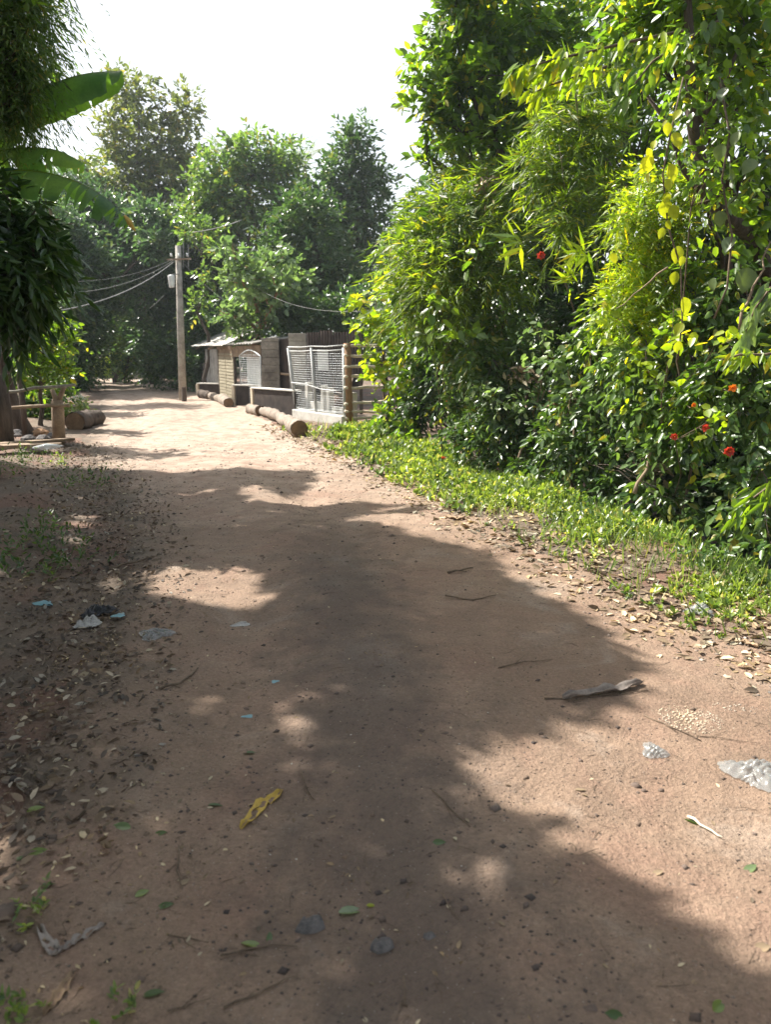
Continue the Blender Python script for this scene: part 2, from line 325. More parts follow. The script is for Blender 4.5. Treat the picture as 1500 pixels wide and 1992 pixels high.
def twigs(S, D, ln, k, L, W, droop=.3, spread=1.0, up=.8, jit=.3):
    """k leaves along each twig"""
    n = len(S); D = nrm(D); ln = np.broadcast_to(ln, (n,))
    side = nrm(np.cross(D, nrm(rng.normal(size=(n, 3)) * .4 + np.array([0, 0, 1]))))
    t = (np.arange(k) + .6) / k; t = np.tile(t, (n, 1)) + rng.uniform(-.5, .5, (n, k)) / k
    P = S[:, None] + D[:, None] * (t * ln[:, None])[..., None]; P[..., 2] -= droop * ln[:, None] * t ** 2
    sg = np.where(np.arange(k) % 2 == 0, 1, -1)[None, :, None]
    LD = D[:, None] * (.55 + .5 * t[..., None]) + side[:, None] * sg * spread * (1.05 - .6 * t[..., None]) + rng.normal(size=(n, k, 3)) * jit
    LD[..., 2] -= droop * .9
    NN = rng.normal(size=(n, k, 3)) * .45 + up * BIAS; 
    sz = rng.uniform(.65, 1.2, (n, k))
    return P.reshape(-1, 3), LD.reshape(-1, 3), NN.reshape(-1, 3), (L * sz).reshape(-1), (W * sz * rng.uniform(.85, 1.15, (n, k))).reshape(-1)
def clump(c, r, L=.1, W=.05, k=7, tw=.3, cover=1.5, droop=.3, inner=.35, lf=.6, gap=.0, spread=1.0, up=.8, updir=.25, jit=.3, shell=.6):
    """leaves of one clump: twigs radiating from an uneven ellipsoid"""
    c = np.array(c, float); r = np.array([r, r, r] if np.isscalar(r) else r, float)
    area = 4 * math.pi * (r[0] * r[1] + r[0] * r[2] + r[1] * r[2]) / 3
    n = max(3, int(area * cover / (L * W * .6 * k)))
    d = nrm(rng.normal(size=(n, 3)))
    rad = np.where(rng.random(n) < inner, rng.uniform(.15, shell, n), rng.uniform(shell, 1.0, n))
    # uneven outline
    ph = rng.uniform(0, 6.28, 6); bumpy = 1 + .17 * np.sin(4 * d[:, 0] + ph[0]) * np.cos(3.5 * d[:, 2] + ph[1]) + .13 * np.sin(7 * d[:, 1] + ph[2] + 3 * d[:, 2]) + .10 * np.sin(11 * d[:, 0] + ph[3]) * np.sin(9 * d[:, 2] + ph[4])
    S = c + d * r * (rad * bumpy)[:, None]
    keep = (np.sin(5 * S[:, 0] / r[0] + ph[5]) * np.sin(5.5 * S[:, 2] / r[2] + ph[0]) * np.cos(4 * S[:, 1] / r[1] + ph[3])) > gap - 1 if gap else np.ones(n, bool)
    S = S[keep]; d = d[keep]; n = len(S)
    D = d + rng.normal(size=(n, 3)) * .5; D[:, 2] += updir
    return twigs(S - D * tw * .3, D, tw * rng.uniform(.6, 1.3, n), k, L, W, droop, spread, up, jit)
def pb(px, py, Y, r, sq=1.0, dz=1.0):
    s = Y / FOC * 1.03; return at(px, py, Y), np.array([r * s, r * s * dz, r * s * sq])
def limb_pts(a, b, n=5, wob=.12, sag=0):
    a = np.array(a, float); b = np.array(b, float); L = np.linalg.norm(b - a); P = []
    for i in range(n + 1):
        t = i / n; p = a + (b - a) * t
        if 0 < i < n: p = p + np.array([random.uniform(-1, 1), random.uniform(-1, 1), random.uniform(-.6, .6)]) * wob * L / n * 1.2
        p[2] += math.sin(t * math.pi) * sag * L; P.append(p)
    return P
def plant(name, label, cat, base, blobs, mat, trunk_r=.12, bark='bark', leaf={}, tmpl=OVAL, group=None, trunk_top=None, fine=5, crown_name='crown'):
    base = np.array(base, float); root = thing(name, label, cat, base, group)
    cs = np.array([b[0] for b in blobs]); top = trunk_top if trunk_top is not None else np.array([cs[:, 0].mean(), cs[:, 1].mean(), cs[:, 2].max()])
    tr = limb_pts(base - np.array([0, 0, .2]), top, 8, .22); n = len(tr)
    m = MB(); m.tube(tr, [trunk_r * (1.25 if i == 0 else 1 - .85 * i / (n - 1)) for i in range(n)], 9, rough=.06); m.build('trunk', bark, root, smooth=True)
    br = MB()
    for c, r in blobs:
        j = min(range(n), key=lambda i: abs(tr[i][2] - (c[2] - .8 * np.linalg.norm(c[:2] - tr[i][:2]))) + (0 if tr[i][2] > base[2] + .3 else 9))
        rr = trunk_r * (1 - .8 * j / n) * .55; P = limb_pts(tr[j], c, 5, .25, .08); br.tube(P, [rr * (1 - .13 * i) for i in range(6)], 6)
        for _ in range(fine):
            d = nrm(rng.normal(size=3) + np.array([0, 0, .3])); e = c + d * r * .9; br.tube(limb_pts(P[random.choice([3, 4, 5])], e, 3, .3), [rr * .35, rr * .28, rr * .2, rr * .1], 4, cap=False)
    br.build('branches', bark, root, smooth=True)
    sets = [clump(c, r, **leaf) for c, r in blobs]
    leafobj(crown_name, sets, mat, root, tmpl=tmpl)
    return root

# ================================================================ GROUND
def grid(name, xs, ys, zf, mat):
    X, Y = np.meshgrid(xs, ys) if xs.ndim == 1 else (xs, ys)
    Z = zf(X, Y); V = np.stack([X, Y, Z], -1).reshape(-1, 3); h, w_ = X.shape
    a = (np.arange(h - 1)[:, None] * w_ + np.arange(w_ - 1)[None]).ravel(); F = np.stack([a, a + 1, a + w_ + 1, a + w_], -1)
    return tag(link(name, npmesh(name, V, F, 4, M[mat], True)), kind='structure')
ys = np.concatenate([np.linspace(-8, 1.2, 20), 1.2 * (30 / 1.2) ** np.linspace(0, 1, 330)[1:], np.linspace(30, 75, 40)[1:], [90, 120, 180, 300]])
xs = np.concatenate([[-300, -150, -80, -50], np.linspace(-35, -9, 50), np.linspace(-9, 7, 240)[1:], np.linspace(7, 30, 40)[1:], [50, 80, 150, 300]])
def gfun(x, y):
    l = edge(LE, y); r = edge(RE, y); inside = sm(np.minimum(x - l, r + .4 - x), .12, .45); return height(x, y) - .06 * inside
grid('ground', xs, ys, gfun, 'soil')
ry = np.concatenate([np.linspace(-5.5, 1.2, 12), 1.2 * (30 / 1.2) ** np.linspace(0, 1, 420)[1:], np.linspace(30, 88, 50)[1:]])
tt = np.linspace(-.35, 1, 150)
lx = edge(LE, ry) - .25; rx = edge(RE, ry) + .6; tt = np.linspace(0, 1, 170)
RX = lx[:, None] + (rx - lx)[:, None] * tt; RY = np.repeat(ry[:, None], 170, 1)
def rfun(x, y):
    l = edge(LE, y); r = edge(RE, y); e = np.minimum(x - l, r + .42 - x) + .35 * vnoise(x * 3, y * 3) + .1 * vnoise(x * 11, y * 11)
    return height(x, y) - .045 * (1 - sm(e, -.05, .35)) + .006
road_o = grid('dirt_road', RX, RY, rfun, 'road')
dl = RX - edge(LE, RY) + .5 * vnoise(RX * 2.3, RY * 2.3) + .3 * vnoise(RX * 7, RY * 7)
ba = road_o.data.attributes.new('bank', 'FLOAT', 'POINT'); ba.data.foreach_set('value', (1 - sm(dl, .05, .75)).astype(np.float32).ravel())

# ================================================================ FAR WOODS AND TREES
def farleaf(**k): d = dict(L=.24, W=.12, k=6, tw=.5, cover=1.6, droop=.25, inner=.3, up=.9); d.update(k); return d
def ftree(label, blobs, mat='mid', base=None, group=None, name='broadleaf_tree', leaf=None, tr=.2, bark='bark', Y=None):
    bl = [pb(*b) for b in blobs]; c = np.mean([b[0] for b in bl], 0)
    if base is None: base = (c[0], c[1], gz(c[0], c[1]))
    return plant(name, label, 'tree', base, bl, mat, tr, bark, leaf or farleaf(), group=group, fine=6)
GB = 'trees behind the lane'
ftree('tall pale olive tree with split crown against the sky, highest of the trees behind', [(258, 185, 36, 52), (355, 210, 36, 40), (225, 260, 36, 42), (300, 300, 36, 75), (360, 290, 36, 45), (260, 360, 36, 80), (340, 380, 36, 75), (190, 400, 36, 50), (165, 330, 36, 22)], 'olive', group=GB, leaf=farleaf(cover=1.15, L=.26, W=.13, gap=.5))
ftree('bright green rounded tree behind the utility pole and its wires', [(430, 350, 31, 62), (480, 300, 31, 48), (540, 320, 31, 52), (400, 420, 31, 60), (480, 410, 31, 70), (560, 390, 31, 55)], 'mid', group=GB)
ftree('dark conical tree standing tall left of the open sky gap', [(690, 275, 30, 42), (670, 340, 30, 58), (722, 350, 30, 44), (640, 420, 30, 66), (710, 430, 30, 68), (690, 520, 30, 75)], 'dark', group=GB, leaf=farleaf(cover=1.5))
ftree('dark spreading tree in the middle behind the shed roof', [(600, 420, 26, 62), (560, 480, 26, 66), (630, 520, 26, 70), (560, 560, 26, 62), (640, 600, 26, 60), (700, 590, 26, 60)], 'dark', group=GB, leaf=farleaf(L=.2, W=.1))
ftree('dark tree over the far bend of the lane', [(190, 460, 38, 75), (270, 460, 38, 80), (200, 560, 38, 75), (280, 560, 38, 75), (170, 640, 38, 55), (150, 380, 38, 60)], 'far', group=GB)
ftree('shadowy tree right behind the utility pole', [(360, 480, 33, 70), (400, 560, 33, 70), (330, 560, 33, 60), (370, 640, 33, 66), (300, 650, 33, 55), (440, 500, 33, 60)], 'far', group=GB)
ftree('dark tree standing left of the lane before the bend, shading the far lane', [(110, 450, 30, 55), (160, 510, 30, 58), (110, 560, 29, 60), (150, 610, 30, 55), (70, 500, 28, 60), (60, 430, 29, 60), (175, 580, 31, 40), (130, 660, 30, 46)], 'far', group=GB, leaf=farleaf(cover=2.0))
ftree('overhanging dark tree whose boughs roof the lane at the bend', [(225, 432, 33, 50), (290, 428, 31, 42), (180, 400, 34, 50), (250, 500, 32, 46), (130, 380, 34, 48), (200, 470, 33, 46), (120, 450, 33, 50), (305, 480, 30, 34)], 'far', base=(-14.6, 33, 0), group=GB, leaf=farleaf(cover=1.8))
# palms: two faint heads over the canopy
def palm(label, px, py, Y, h0, nf=15, L=1.9):
    top = at(px, py, Y); root = thing('coconut_palm', label, 'palm tree', (top[0], top[1], 0), 'palms behind the trees')
    m = MB(); m.tube(limb_pts((top[0], top[1], -.2), top, 7, .05), [.17 - .01 * i for i in range(8)], 8); m.build('trunk', 'barkgrey', root, smooth=True)
    for i in range(nf):
        a = i * 2.4; e = R(random.uniform(15, 75)); d0 = np.array([math.cos(a) * math.cos(e), math.sin(a) * math.cos(e), math.sin(e)]); P = []; p = top.copy(); d = d0.copy()
        for s in range(10): P.append(p.copy()); p = p + d * L / 9; d[2] -= .13; d = nrm(d)
        P = np.array(P); n = 44; ti = np.linspace(.1, .98, n); ix = ti * 9; lo = ix.astype(int).clip(0, 8); fr = (ix - lo)[:, None]; Q = P[lo] * (1 - fr) + P[lo + 1] * fr; T = nrm(P[lo + 1] - P[lo])
        sd_ = nrm(np.cross(T, (0, 0, 1))); sg = np.where(np.arange(n) % 2 == 0, 1, -1)[:, None]; D = T * .5 + sd_ * sg + np.array([0, 0, -.35]); N = np.tile((0, 0, 1.), (n, 1)) + sd_ * sg * .3
        ll = .45 * np.sin(ti * math.pi * .85 + .3); leafobj('frond', (Q, D, N, ll, np.full(n, .045)), 'olive', root, tmpl=LANCE)
    return root
palm('faint grey green palm head above the bright green tree', 437, 300, 44, 10)
palm('faint grey green palm head beside the dark conical tree', 592, 322, 44, 10)
# the mass of woods closing the view
P_ = []
def wood_mass(n, xr, yr, zr, L, seed):
    c = np.stack([rng.uniform(*xr, n), rng.uniform(*yr, n), rng.uniform(*zr, n)], -1); return c
sets = []
for i in range(95):
    x = random.uniform(-34, 8); y = random.uniform(44, 60); top = 7.5 + 2.5 * math.sin(x * .7) ; z = random.uniform(.5, top)
    if -21 < x < -13.5 and z < 3.4 and y < 50: continue
    s_l = ((x + 14) * -.85 + (y - 38) * .527); off = math.hypot(x + 14 + .85 * s_l, y - 38 - .527 * s_l)
    if s_l > 0 and off < 4.5 and abs(z - 1.11 * s_l) < 4.5: continue
    sets.append(clump((x, y, z), random.uniform(1.6, 2.6), L=.42, W=.22, k=5, tw=.7, cover=.9, inner=.2))
tag(leafobj('woods', sets, 'far'), 'far mass of dark green woods closing the lane', 'woods', kind='stuff')
# low undergrowth along the back of the clearing
for lab, bl, mt in [
    ('dark undergrowth thicket left of the bend under the trees', [(160, 690, 33, 55), (120, 720, 30, 50), (175, 640, 34, 45), (150, 735, 29, 28)], 'dark'),
    ('dark undergrowth bush behind the foot of the utility pole', [(320, 690, 30, 48), (370, 700, 30, 46), (300, 715, 32, 36), (400, 640, 30, 46), (390, 720, 29, 34), (350, 735, 30, 20)], 'dark'),
    ('dark leafy thicket behind the pillars and gate', [(560, 610, 23, 40), (620, 615, 23, 45), (690, 600, 23, 48), (530, 560, 24, 45), (740, 640, 22, 48), (480, 600, 26, 45)], 'dark'),
    ('tangle of shrubs filling the gap at the back left', [(60, 640, 22, 60), (20, 560, 20, 70), (100, 560, 27, 50), (110, 460, 30, 60), (60, 420, 24, 60)], 'far'),
]:
    ftree(lab, bl, mt, name='shrub', leaf=farleaf(L=.17, W=.085, cover=1.7), tr=.06)['category'] = 'bush'
# bright clearing beyond the bend
for i, (px, py, Y, r, lab) in enumerate([(215, 712, 43, 26, 'sunlit yellow green bush in the far clearing'), (190, 722, 45, 16, 'low sunlit bush at the far left end of the lane')]):
    ftree(lab, [(px, py, Y, r), (px + 14, py - 10, Y + .5, r * .7)], 'yellow', name='shrub', leaf=farleaf(L=.16, W=.08), tr=.04)['category'] = 'bush'
b = on(256, 744)
plant('sapling', 'slender leafy sapling with dark stem at the bend of the lane', 'young tree', (b[0], 36, 0), [pb(225, 680, 36, 28), pb(262, 665, 36, 28), pb(245, 640, 36, 22), pb(280, 700, 36, 22), pb(240, 715, 36, 26), pb(265, 722, 36, 20)], 'mid', .08, leaf=farleaf(L=.2, W=.12, cover=.9, tw=.35), trunk_top=at(255, 610, 36))

# pale-leaved tree over the shed
bt = np.array([at(505, 700, 24)[0], 24, 0.0])
plant('broadleaf_tree', 'pale leafed tree leaning over the tin roofed shed', 'tree', bt,
      [pb(520, 520, 22.5, 36), pb(470, 545, 22, 38), pb(455, 500, 22, 24), pb(490, 590, 23.2, 40), pb(450, 612, 23.2, 26), pb(580, 540, 24, 26), pb(530, 600, 24, 30), pb(550, 500, 23, 26), pb(465, 655, 23.6, 16), pb(500, 640, 23.6, 24), pb(440, 480, 22.5, 15), pb(540, 560, 22, 30)],
      'pale', .24, 'rustpost', dict(L=.2, W=.13, k=5, tw=.35, cover=1.0, droop=.35, inner=.15), tmpl=ROUND, group=GB, trunk_top=at(500, 560, 23.5))
plant('broadleaf_tree', 'small bright tree between pole and shed with yellowish tips', 'tree', (at(395, 700, 27)[0], 27, 0),
      [pb(385, 590, 27, 24), pb(410, 450, 28, 30), pb(370, 455, 28, 20), pb(400, 540, 27, 22), pb(425, 480, 27, 24)], 'mid', .09, leaf=farleaf(L=.2, W=.11, cover=.8), group=GB)

hm = bpy.data.materials.new('haze_air'); hm.use_nodes = True; hm.node_tree.nodes.clear(); ho = hm.node_tree.nodes.new('ShaderNodeOutputMaterial'); hv = hm.node_tree.nodes.new('ShaderNodeVolumePrincipled')
hv.inputs['Density'].default_value = .0008; hv.inputs['Color'].default_value = (.86, .95, 1, 1); hv.inputs['Anisotropy'].default_value = .35; hm.node_tree.links.new(hv.outputs[0], ho.inputs['Volume'])
hb = MB(); hb.box((0, 30, 9.5), (700, 700, 24)); ho_ = hb.build('haze', hm); tag(ho_, 'thin pale haze over the lane and the woods', None, kind='stuff')  # thin haze volume added for the veiling glare over the far trees

# ================================================================ UTILITY POLE AND WIRES
pb0 = on(355, 779); root = thing('utility_pole', 'grey concrete utility pole with white meter box and wires at the roadside', 'utility pole', pb0)
ptop = at(346, 478, pb0[1])
m = MB(); m.tube([pb0 - [0, 0, .2], pb0 + (ptop - pb0) * .5, ptop], [.135, .115, .09], 12); m.build('pole', 'concrete', root, smooth=True)
m = MB(); cy = pb0[1]
for px, top in ((356, 470), (366, 476)): m.tube([at(px, 520, cy), at(px, top, cy)], .018, 6)
m.build('conduit', 'cable', root)
m = MB(); m.box(at(350, 505, cy) + [0, -.12, 0], (.75, .05, .05), ax=(1, .1, .05)); m.build('crossarm', 'wood', root)
for px in (335, 350, 366):
    m = MB(); p = at(px, 502, cy) + [0, -.12, .03]; m.tube([p, p + [0, 0, .03], p + [0, 0, .05], p + [0, 0, .1]], [.03, .045, .025, .035], 8); m.build('insulator', 'whitepaint', root, smooth=True)
m = MB(); c = at(336, 548, cy) + [0, -.16, 0]; m.tube([c + [-.01, 0, .2], c + [-.01, 0, .17], c + [0, 0, .14], c + [0, 0, -.16], c + [0.005, 0, -.19]], [.03, .105, .11, .085, .08], 14)
bx_ = m.build('meter_box', 'whitepaint', root, smooth=True)
m = MB(); m.box(at(344, 534, cy) + [0, -.12, 0], (.22, .03, .03)); m.build('bracket', 'cable', root)
m = MB(); p = on(358, 781); m.tube([p - [0, 0, .1], p + [.01, 0, .45]], [.08, .07], 7); tag(m.build('stub_post', 'bark', loc=p), 'short dark stub post at the foot of the utility pole', 'post')
def wire(label, P, r, grp='overhead wires'):
    P = [np.array(p, float) for p in P]; mm = MB(); Q = []
    for i in range(len(P) - 1):
        a, b_ = P[i], P[i + 1]
        for s in range(12):
            t = s / 12; q = a + (b_ - a) * t; q[2] -= 4 * t * (1 - t) * np.linalg.norm(b_ - a) * .03; Q.append(q)
    Q.append(P[-1]); mm.tube(Q, r, 5); tag(mm.build('overhead_wire', 'cable', loc=P[0], smooth=True), label, 'wire', grp)
A0 = at(340, 510, cy) + [0, -.12, 0]
wire('thick pale service wire sagging from the pole down to the left', [A0, at(60, 612, 15)], .013)
wire('thin wire sagging above the thick one on the left of the pole', [A0 + [0, 0, .05], at(60, 572, 15)], .006)
wire('third thin wire high on the left of the pole', [A0 + [0, 0, .1], at(60, 545, 16)], .004)
wire('thick pale wire rising from the pole to the upper right', [at(375, 452, cy), at(470, 428, 24)], .012)
wire('thin wire slanting down from the pole to the shed', [at(352, 508, cy), at(470, 610, 23)], .006)
wire('thin wire stretched above the gate into the round leafed sapling', [at(500, 560, 22), at(800, 592, 12)], .004)
wire('short pale cable hanging left of the pole', [at(318, 575, cy), at(290, 600, cy)], .009)

# ================================================================ SHED, PILLARS, GATES
def V3(px, pyb, z): p = on(px, pyb); return np.array([p[0], p[1], z])
sA = on(403, 766); sB = on(512, 792); sd_ = nrm(sB - sA); sd_[2] = 0; sn = np.array([-sd_[1], sd_[0], 0]) ; sn = sn if sn[1] > 0 else -sn
Ls = np.linalg.norm((sB - sA)[:2]); root = thing('shed', 'low shed with weathered tin roof and patched walls beside the pale leafed tree', 'shed', (sA + sB) / 2)
def corr(mb, a, b_, z0, z1, thick=.012, pitch=.09, amp=.015, lean=(0, 0, 0)):
    """corrugated upright sheet from a to b"""
    a = np.array(a, float); b_ = np.array(b_, float); L = np.linalg.norm((b_ - a)[:2]); d = (b_ - a) / L; d[2] = 0; nn = np.array([-d[1], d[0], 0]); n = max(4, int(L / pitch * 4)); vs = []; fs = []
    for i in range(n + 1):
        s = i / n * L; o = amp * math.sin(s / pitch * 2 * math.pi)
        for z, le in ((z0, 0), (z1, 1)):
            for th in (0, thick): q = a + d * s + nn * (o + th) + np.array(lean) * le; vs.append((q[0], q[1], z))
    for i in range(n):
        k = i * 4; fs += [(k, k + 4, k + 6, k + 2), (k + 1, k + 3, k + 7, k + 5), (k + 2, k + 6, k + 7, k + 3), (k, k + 1, k + 5, k + 4)]
    fs += [(0, 2, 3, 1), (n * 4, n * 4 + 1, n * 4 + 3, n * 4 + 2)]; mb.add(vs, fs)
def along(t, z=0, off=0): p = sA + (sB - sA) * t + sn * off; return np.array([p[0], p[1], z])
wt = 1.62
for t0, t1, mt in ((0, .13, 'tin'), (.135, .26, 'tin'), (-.14, -.01, 'rustytin')):
    m = MB(); corr(m, along(t0), along(t1), 0, wt if t0 >= 0 else 1.1, lean=(0, 0, 0)); m.build('wall_sheet', mt, root)
# bamboo matting: woven strips
for k in range(2):
    t0, t1 = (.30 + .14 * k, .43 + .14 * k); m = MB(); m.box((along(t0) + along(t1)) / 2 + [0, 0, .8], (Ls * .135, .02, 1.45), ax=sd_)
    o = m.build('wall_mat', 'mat', root)
    m = MB()
    for j in range(14): m.box((along(t0) + along(t1)) / 2 + sn * -.018 + [0, 0, .12 + j * .102], (Ls * .132, .012, .07), ax=sd_, jit=.004)
    o2 = m.build('woven_strips', 'mat', o); o2['kind'] = 'stuff'
for t in (-.01, .28, .575, 1.0):
    m = MB(); m.tube([along(t, -.1, .03), along(t, wt + .05, .03)], [.05, .04], 7); m.build('post', 'bark', root)
m = MB(); m.box((along(.28) + along(1)) / 2 + [0, 0, 1.66], (Ls * .72, .08, .1), ax=sd_); m.build('beam', 'wood', root)
m = MB(); m.box((along(0) + along(1)) / 2 + sn * 2.4 + [0, 0, .85], (Ls, .03, 1.8), ax=sd_); m.build('back_wall', 'rustytin', root)
m = MB(); m.box((along(.3) + along(1)) / 2 + [0, 0, 1.5], (Ls * .7, .03, .24), ax=sd_); m.build('wall_board', 'wood', root)
# roof: slopes up away from the lane, one sheet at a time
def roof(root, a, b_, run, z0, z1, over=.25, nsh=4, mat='tin', nm='roof_sheet'):
    d = nrm(b_ - a); L = np.linalg.norm(b_ - a); w_ = L / nsh
    for i in range(nsh):
        vs = []; fs = []; n = 28; dz = .012 * (i % 2) + .004
        for j in range(n + 1):
            s = (i + j / n * 1.04) * w_
            for u, z in ((-over, z0), (run, z1)):
                for th in (0, .01): q = a + d * s + sn * u; vs.append((q[0], q[1], z + .016 * math.sin(s / .09 * 6.283) + th + dz + random.uniform(-.002, .002)))
        for j in range(n):
            k = j * 4; fs += [(k, k + 2, k + 6, k + 4), (k + 1, k + 5, k + 7, k + 3), (k, k + 4, k + 5, k + 1), (k + 2, k + 3, k + 7, k + 6)]
        fs += [(0, 1, 3, 2), (n * 4, n * 4 + 2, n * 4 + 3, n * 4 + 1)]; m = MB(); m.add(vs, fs); m.build(nm, mat, root)
roof(root, along(-.2), along(.5), 2.2, 1.72, 2.75, nsh=3)
roof(root, along(.52), along(1.0), 1.6, 1.74, 2.0, nsh=2, nm='low_roof_sheet')
for t in (-.1, .2, .46): m = MB(); m.tube([along(t, 1.62, -.2), along(t, 2.64, 2.15)], .035, 6); m.build('rafter', 'wood', root)
# arched mesh gate by the shed with jars behind
ga = on(474, 783); gb = on(514, 792); gd = nrm(gb - ga); gd[2] = 0; ga = ga + np.array([0, -.35, 0]); gb = gb + np.array([0, -.35, 0]); Lg = np.linalg.norm((gb - ga)[:2])
gr = thing('mesh_gate', 'narrow wire mesh gate with curved top beside the bamboo matting', 'gate', (ga + gb) / 2, 'wire mesh gates')
arc = [ga + gd * (Lg * t) + np.array([0, 0, 1.38 + .16 * math.sin(t * math.pi)]) for t in np.linspace(0, 1, 9)]
m = MB(); m.tube([ga + [0, 0, .05]] + arc + [gb + [0, 0, .05]], .02, 6); m.build('frame', 'wire', gr, smooth=True)
m = MB()
for i in range(22): z = .1 + i * .062; m.tube([ga + [0, 0, z], gb + [0, 0, z + .01]], .0045, 4, cap=False)
for i in range(1, 12): t = i / 12; m.tube([ga + gd * Lg * t + [0, 0, .05], ga + gd * Lg * t + [0, 0, 1.38 + .16 * math.sin(t * math.pi)]], .004, 4, cap=False)
o = m.build('wire_mesh', 'wire', gr); o['kind'] = 'stuff'
for i, (t, mt, lab) in enumerate(((.18, 'whitepaint', 'white water jar behind the curved mesh gate, left one'), (.52, 'whitepaint', 'white water jar in the middle behind the curved mesh gate'), (.85, 'whitepaint', 'white water jar behind the curved mesh gate, right one'))):
    p = ga + gd * Lg * t + np.array([0.03, .3, 0]); p[2] = gz(p[0], p[1]); m = MB()
    m.tube([p, p + [0, 0, .03], p + [0, 0, .32], p + [0, 0, .4], p + [0, 0, .43], p + [0, 0, .5]], [.11, .13, .13, .09, .045, .045], 12); tag(m.build('water_jar', mt, loc=p, smooth=True), lab, 'jar', 'white jars behind the curved gate')
m = MB(); p1 = ga + np.array([.1, .55, 0]); p2 = gb + np.array([-.05, .55, 0]); corr(m, p1, p2, 0, 1.5); tag(m.build('tin_sheet', 'whitepaint', loc=p1), 'pale tin sheet standing behind the curved mesh gate', 'metal sheet')
# concrete block pillars
def pillar(label, pxl, pxr, pyb, pyt, Y, depth, mat, course=.2):
    a = at(pxl, pyb, Y); b_ = at(pxr, pyb, Y); zt = at(pxl, pyt, Y)[2]; c = (a + b_) / 2; z0 = gz(c[0], Y); wd = (b_ - a)[0]
    rt = thing('block_pillar', label, 'pillar', (c[0], Y + depth / 2, z0), 'concrete block pillars by the gates'); z = z0 - .05; i = 0
    src = None
    while z < zt - .05:
        h = min(course, zt - z)
        m = MB(); m.box((c[0] + random.uniform(-.006, .006), Y + depth / 2 + random.uniform(-.006, .006), z + h / 2), (wd, depth, h - .012), ax=(1, .06, 0)); m.build('block', mat, rt, bevel=.008); z += h; i += 1
    m = MB(); m.box((c[0], Y + depth / 2, (z0 + zt) / 2 - .01), (wd - .03, depth - .03, zt - z0 - .03), ax=(1, .06, 0)); m.build('mortar_core', mat, rt); return rt
pillar('tall stained block pillar between the narrow gate and the dark doorway', 512, 545, 790, 657, 20, .35, 'mossconcrete')
pillar('pale block pillar behind the left end of the wide mesh gate', 564, 597, 800, 648, 18.6, .35, 'concrete')
# dark panel standing in for the dark opening between the pillars
p0 = at(545, 790, 20.3); p1 = at(572, 790, 19.6); dr = thing('doorway', 'dark tin door with a wooden crossbar between the two block pillars', 'door', ((p0 + p1) / 2 * [1, 1, 0]))
m = MB(); corr(m, p0, p1, .02, 1.86); m.build('dark_panel', 'rustytin', dr); m = MB(); m.tube([p0 * [1, 1, 0] + [-.05, -.08, .98], p1 * [1, 1, 0] + [.1, -.08, .95]], .035, 6); m.build('crossbar', 'wood', dr)
# wide mesh gate
wl = on(578, 812); wr = on(671, 826); wd_ = nrm(wr - wl); wd_[2] = 0; WL = np.linalg.norm((wr - wl)[:2]); wz = 1.66
lean = np.array([-.17, 0, 0])
def wg(t, z, off=0): n_ = np.array([-wd_[1], wd_[0], 0]); q = wl + wd_ * WL * t + n_ * off + lean * (z / wz) * (1 - t); return np.array([q[0], q[1], z])
gr = thing('mesh_gate', 'wide two panel wire mesh gate with white frame standing on a low kerb', 'gate', wl, 'wire mesh gates')
for t, r in ((0, .035), (.44, .03), (1, .04)): m = MB(); m.tube([wg(t, .05), wg(t, 1.64)], r, 8); m.build('post', 'dullpaint', gr, smooth=True)
for z in (.28, 1.57, 1.66): m = MB(); m.tube([wg(0, z), wg(.25, z - .01), wg(.44, z + .01), wg(.7, z), wg(1, z + .03)], .014, 6); m.build('rail', 'dullpaint', gr, smooth=True)
m = MB(); m.tube([wg(0, .86, -.03), wg(.3, .84, -.03), wg(.6, .76, -.03), wg(.8, .75, -.03), wg(1, .78, -.03)], .012, 6); m.build('tie_wire', 'dullpaint', gr, smooth=True)
m = MB()
for i in range(26): z = .32 + i * .05; m.tube([wg(0, z), wg(.22, z - .006), wg(.44, z)], .0032, 4, cap=False); m.tube([wg(.44, z), wg(.72, z - .006), wg(1, z)], .0032, 4, cap=False)
for i in range(1, 26): m.tube([wg(i / 26, .28), wg(i / 26, 1.57)], .0020, 4, cap=False)
o = m.build('wire_mesh', 'wire', gr); o['kind'] = 'stuff'
m = MB(); m.box((wg(0, .12) + wg(1, .12)) / 2 + [0, -.02, .0], (WL + .1, .2, .26), ax=wd_); tag(m.build('kerb', 'paleconcrete', loc=wl, bevel=.02), 'pale concrete kerb under the wide mesh gate', 'kerb')
lw = thing('low_wall', 'low pale concrete wall with stub posts just behind the wide mesh gate', 'wall', wg(.5, 0, .3) * [1, 1, 0])
for t, h_ in ((.06, .86), (.4, .82), (.52, .78), (.97, .72)): m = MB(); m.box(wg(t, 0, .25) * [1, 1, 0] + [0, 0, h_ / 2 - .05], (.13, .13, h_ + .1), ax=wd_); m.build('stub_post', 'paleconcrete', lw, bevel=.012)
for t0, t1, h_ in ((.1, .36, .44), (.56, .93, .38)): m = MB(); m.box((wg(t0, 0, .25) + wg(t1, 0, .25)) / 2 * [1, 1, 0] + [0, 0, h_ / 2 - .05], (WL * (t1 - t0), .07, h_ + .1), ax=wd_); m.build('panel', 'paleconcrete', lw, bevel=.01)
